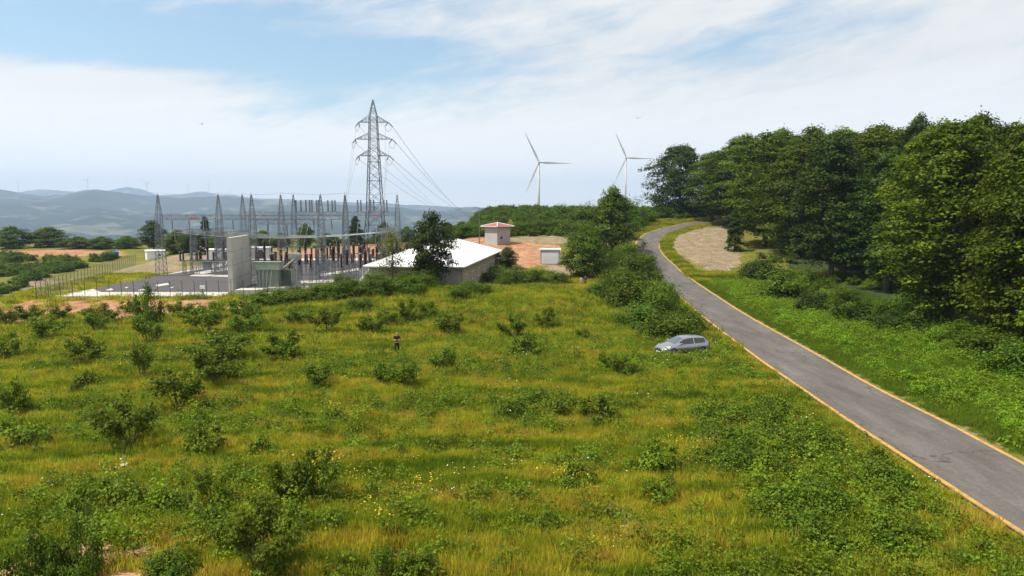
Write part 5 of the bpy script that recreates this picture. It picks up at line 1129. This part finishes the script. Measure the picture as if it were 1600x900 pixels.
for s in (-1, 1):
    b_ = MB(); b_.add([(-2.03, s*.40, .62), (-1.72, s*.80, .66), (-1.55, s*.82, .84), (-1.86, s*.52, .80), (-1.98, s*.40, .60), (-1.72, s*.76, .62), (-1.55, s*.78, .80), (-1.84, s*.50, .74)], [(0,1,2,3), (0,4,5,1), (1,5,6,2), (2,6,7,3), (3,7,4,0)]); o_ = b_.build('headlight', M['lamp_glass'], car); o_.location = (-.05, s*.05, .02)
    b_ = MB(); b_.box(1.86, 2.08, s*.70-.10, s*.70+.12, .80, 1.02); b_.build('tail_light', M['lamp_red'], car)
    b_ = MB(); b_.add([Vector((v[0]*.11-.72, v[1]*.10+s*1.0, v[2]*.09+1.02)) for v in MB().lathe([(.2, -1), (.9, -.6), (1, .2), (.6, .9), (.1, 1)], 10).v], MB().lathe([(.2, -1), (.9, -.6), (1, .2), (.6, .9), (.1, 1)], 10).f); b_.bar((-.72, s*.85, .97), (-.72, s*.95, 1.0), .03); b_.build('wing_mirror', M['car'], car)
    for x_ in (-.05, .9): b_ = MB(); b_.box(x_, x_+.18, s*.89-.02, s*.89+.02, .80, .84); b_.build('door_handle', M['alu'], car)
b_ = MB(); b_.box(-2.19, -2.10, -.42, .42, .40, .56); b_.build('grille', M['dark'], car)
b_ = MB(); b_.box(-2.215, -2.19, -.26, .26, .30, .40); b_.build('number_plate', M['white_paint'], car)
# ================================================================== PEOPLE
SK = simple('skin_tone', (.42, .24, .16), .6, 0, .05, 3)
def skinmesh(name, pts, edges, mat_, parent, root=0, sub=1):
    me = bpy.data.meshes.new(name); me.from_pydata([p_[0] for p_ in pts], edges, []); me.materials.append(mat_)
    o = link(name, me, parent); o.modifiers.new('skin', 'SKIN')
    if not me.skin_vertices: return o
    for i, p_ in enumerate(pts):
        r_ = p_[1]; me.skin_vertices[0].data[i].radius = (r_, r_) if not isinstance(r_, tuple) else r_; me.skin_vertices[0].data[i].use_root = (i == root)
    sd = o.modifiers.new('sub', 'SUBSURF'); sd.levels = sub; sd.render_levels = sub
    for p_ in me.polygons: p_.use_smooth = True
    return o
def person(px, py, face, label, shirt, trous, hair, pose='hold', k=1.0, group=None, long_sleeve=False):
    p = G(px, py); r_ = empty('person', p, face, label, 'person', group); r_.scale = (k, k, k)
    sh_ = simple('shirt_cloth', shirt, .9, 0, .15, 4); tr_ = simple('trouser_cloth', trous, .9, 0, .15, 4); hr_ = simple('hair', hair, .8, 0, .1, 5); shoe = M['dark']
    step = .16 if pose == 'walk' else 0
    if pose == 'hold': A = lambda s: [((s*.19, .0, 1.43), .06), ((s*.27, .03, 1.17), .045), ((s*.10, -.26, 1.19), .03), ((s*.06, -.31, 1.20), (.035, .022))]
    else: A = lambda s: [((s*.19, .0, 1.43), .06), ((s*.25, .04*s, 1.15), .043), ((s*.26, -.06*s, .91), .03), ((s*.26, -.07*s, .82), (.022, .035))]
    pts = [((0, 0, .95), (.14, .10)), ((0, .0, 1.12), (.125, .09)), ((0, 0, 1.32), (.15, .10)), ((0, .01, 1.46), .07), ((0, 0, 1.54), .055), ((0, -.015, 1.62), (.075, .09)), ((0, -.01, 1.70), (.078, .095)), ((0, 0, 1.765), (.05, .06)), ((0, -.105, 1.635), .012)]
    ed = [(0,1), (1,2), (2,3), (3,4), (4,5), (5,6), (6,7), (5,8)]
    for s in (-1, 1):
        b0 = len(pts); pts += A(s); ed += [(3, b0), (b0, b0+1), (b0+1, b0+2), (b0+2, b0+3)]
        pv = Vector(pts[b0+3][0]); d = (pv-Vector(pts[b0+2][0])).normalized(); sd = Vector((-s, 0, 0)) if pose != 'hold' else Vector((0, 0, 1))
        for f_ in range(4):
            ln = (.07, .08, .075, .06)[f_]; o_ = (f_-1.5)*.019; q1 = pv+d*.045+(Vector((0, 1, 0)) if pose != 'hold' else sd)*o_; q2 = q1+d*ln*.55+sd*(.0 if pose != 'hold' else -.005); q3 = q2+(d*.6+(Vector((-s, 0, 0)) if pose != 'hold' else Vector((-s, -.3, -.3)))*.6)*ln*.5
            b1 = len(pts); pts += [(tuple(q1), .010), (tuple(q2), .009), (tuple(q3), .008)]; ed += [(b0+3, b1), (b1, b1+1), (b1+1, b1+2)]
        tq = pv+Vector((-s*.02, -.02, .02)); b1 = len(pts); pts += [(tuple(tq+Vector((-s*.015, -.015, .015))), .011), (tuple(tq+Vector((-s*.03, -.04, .02))), .009)]; ed += [(b0+3, b1), (b1, b1+1)]
        b0 = len(pts); st_ = s*step; pts += [((s*.10, 0, .88), .09), ((s*.115, -.03+st_*.4, .50), .058), ((s*.12, .02+st_, .10), .04), ((s*.13, -.10+st_, .045), .035)]; ed += [(0, b0), (b0, b0+1), (b0+1, b0+2), (b0+2, b0+3)]
    skinmesh('body', pts, ed, SK, r_)
    q = [((0, 0, 1.0), (.165, .12)), ((0, 0, 1.13), (.15, .115)), ((0, 0, 1.32), (.172, .122)), ((0, .01, 1.45), .085)]; e_ = [(0,1), (1,2), (2,3)]
    for s in (-1, 1):
        a = A(s); b0 = len(q); q += [(a[0][0], .078), (tuple(Vector(a[0][0]).lerp(Vector(a[1][0]), .75)), .064)]; e_ += [(3, b0), (b0, b0+1)]
        if long_sleeve: q += [(a[1][0], .058), (tuple(Vector(a[1][0]).lerp(Vector(a[2][0]), .85)), .044)]; e_ += [(b0+1, b0+2), (b0+2, b0+3)]
    skinmesh('shirt', q, e_, sh_, r_)
    q = [((0, 0, 1.0), (.155, .115)), ((0, 0, .90), (.15, .11))]; e_ = [(0, 1)]
    for s in (-1, 1): b0 = len(q); st_ = s*step; q += [((s*.10, 0, .84), .105), ((s*.115, -.03+st_*.4, .50), .075), ((s*.12, .02+st_, .11), .06)]; e_ += [(1, b0), (b0, b0+1), (b0+1, b0+2)]
    skinmesh('trousers', q, e_, tr_, r_)
    for s in (-1, 1): st_ = s*step; skinmesh('shoe', [((s*.12, .06+st_, .05), .05), ((s*.125, -.06+st_, .045), .048), ((s*.13, -.15+st_, .035), .035)], [(0, 1), (1, 2)], shoe, r_)
    skinmesh('hair', [((0, .03, 1.69), (.088, .088)), ((0, .02, 1.745), (.085, .09)), ((0, .01, 1.79), (.055, .06))], [(0, 1), (1, 2)], hr_, r_)
    for s in (-1, 1): b_ = MB(); b_.lathe([(.003, -.01), (.011, 0), (.003, .01)], 8, (s*.032, -.098, 1.668)); b_.build('eye', M['dark'], r_)
    b_ = MB(); b_.box(-.025, .025, -.104, -.094, 1.595, 1.603); b_.build('mouth', M['red'], r_)
    return r_
man = person(620.5, 554, R(8), 'man in black shirt and trousers holding something in both hands among the bushes', (.012, .012, .014), (.010, .010, .012), (.03, .02, .015), 'hold', 1.1)
mp_ = man.location; b_ = MB(); b_.box(-.07, .07, -.375, -.30, 1.205, 1.24); b_.bar((-.05, -.33, 1.235), (-.05, -.33, 1.26), .01); b_.bar((.05, -.33, 1.235), (.05, -.33, 1.26), .01)
rc = b_.build('remote_control', M['dark'], None, (mp_.x, mp_.y, mp_.z)); rc.rotation_euler = (0, 0, R(8)); rc.scale = (1.1, 1.1, 1.1); tag(rc, 'small dark hand controller held by the man in black', 'controller')
person(908, 448, R(160), 'walker in a pale pink top and light trousers on the grass path', (.55, .35, .36), (.35, .34, .32), (.05, .03, .02), 'walk', .96)
person(914.5, 447.5, R(190), 'walker in dark clothes beside the one in the pale top', (.05, .045, .05), (.02, .02, .025), (.02, .015, .01), 'walk', 1.0, None, True)
# birds
for (px, py, y_, sp_, lb) in ((315, 194, 90, .55, 'tiny dark bird in flight on the left side of the sky'), (663, 271, 120, .6, 'tiny dark bird in flight beside the power lines'), (997, 185, 100, .5, 'tiny dark bird in flight above the right wind turbine')):
    q = PY(px, py, y_); b_ = MB(); b_.tube([(0, -.16, 0), (0, -.1, .01), (0, 0, .015), (0, .12, 0), (0, .22, 0)], [.008, .035, .045, .025, .012], 6)
    b_.add([(0, -.06, .02), (0, .07, .02), (sp_*.5, .04, .14), (sp_, .10, .05), (sp_*.5, -.05, .15), (-sp_*.5, .04, .14), (-sp_, .10, .05), (-sp_*.5, -.05, .15)], [(0, 1, 2, 4), (4, 2, 3), (1, 0, 7, 5), (5, 7, 6)])
    b_.add([(-.02, .2, 0), (.02, .2, 0), (.06, .32, 0), (-.06, .32, 0)], [(0, 1, 2, 3)])
    tag(b_.build('bird', M['dark'], None, q), lb, 'bird')
# tall pale mullein stalks
M['mullein'] = simple('mullein', (.33, .36, .16), .9, 0, .2, 6)
for (px, py, hp_, lb) in ((195, 735, 48, 'pale woolly flower stalk standing below the bush at the left'), (140, 832, 52, 'pale woolly flower stalk in the lower left corner of the meadow')):
    p = G(px, py); h = hp_*mpp(p); b_ = MB(); rr_ = np.random.default_rng(px)
    b_.tube([(0, 0, 0), (.02, 0, h*.5), (0, .02, h)], [.03, .025, .012], 6)
    st_ = empty('mullein_plant', p, 0, lb, 'plant'); b_.build('stalk', M['mullein'], st_)
    P_ = np.column_stack([rr_.normal(0, .05, 200), rr_.normal(0, .05, 200), h*rr_.uniform(.55, 1.0, 200)]); V, Q = leaf_quads(P_, P_*[8, 8, 0]+rr_.normal(size=(200, 3))*.5, .035, rr_, .8)
    link('flower_head', mesh_np('flower_head', V, Q, M['leaf_yellow'], np.full(800, .8)), st_)
    a = rr_.uniform(0, 6.28, 26); P_ = np.column_stack([np.cos(a)*.16, np.sin(a)*.16, rr_.uniform(.05, .35, 26)]); V, Q = leaf_quads(P_, np.column_stack([np.cos(a)*.3, np.sin(a)*.3, 0*a+1]), .15, rr_, .3)
    link('leaves', mesh_np('leaves', V, Q, M['mullein'], np.full(104, .5)), st_)
# ================================================================== HAZE
b_ = MB(); b_.box(-13000, 13000, -400, 13300, -420, 640)
hm, n, l = mat_new('haze_air'); v_ = n.new('ShaderNodeVolumePrincipled'); v_.inputs['Color'].default_value = (.56, .74, 1.0, 1); v_.inputs['Density'].default_value = 1.1e-4; v_.inputs['Anisotropy'].default_value = .2
o = n.new('ShaderNodeOutputMaterial'); l.new(v_.outputs[0], o.inputs['Volume'])
tag(b_.build('haze', hm), kind='stuff')['label'] = 'thin pale blue haze filling the air over the valley'
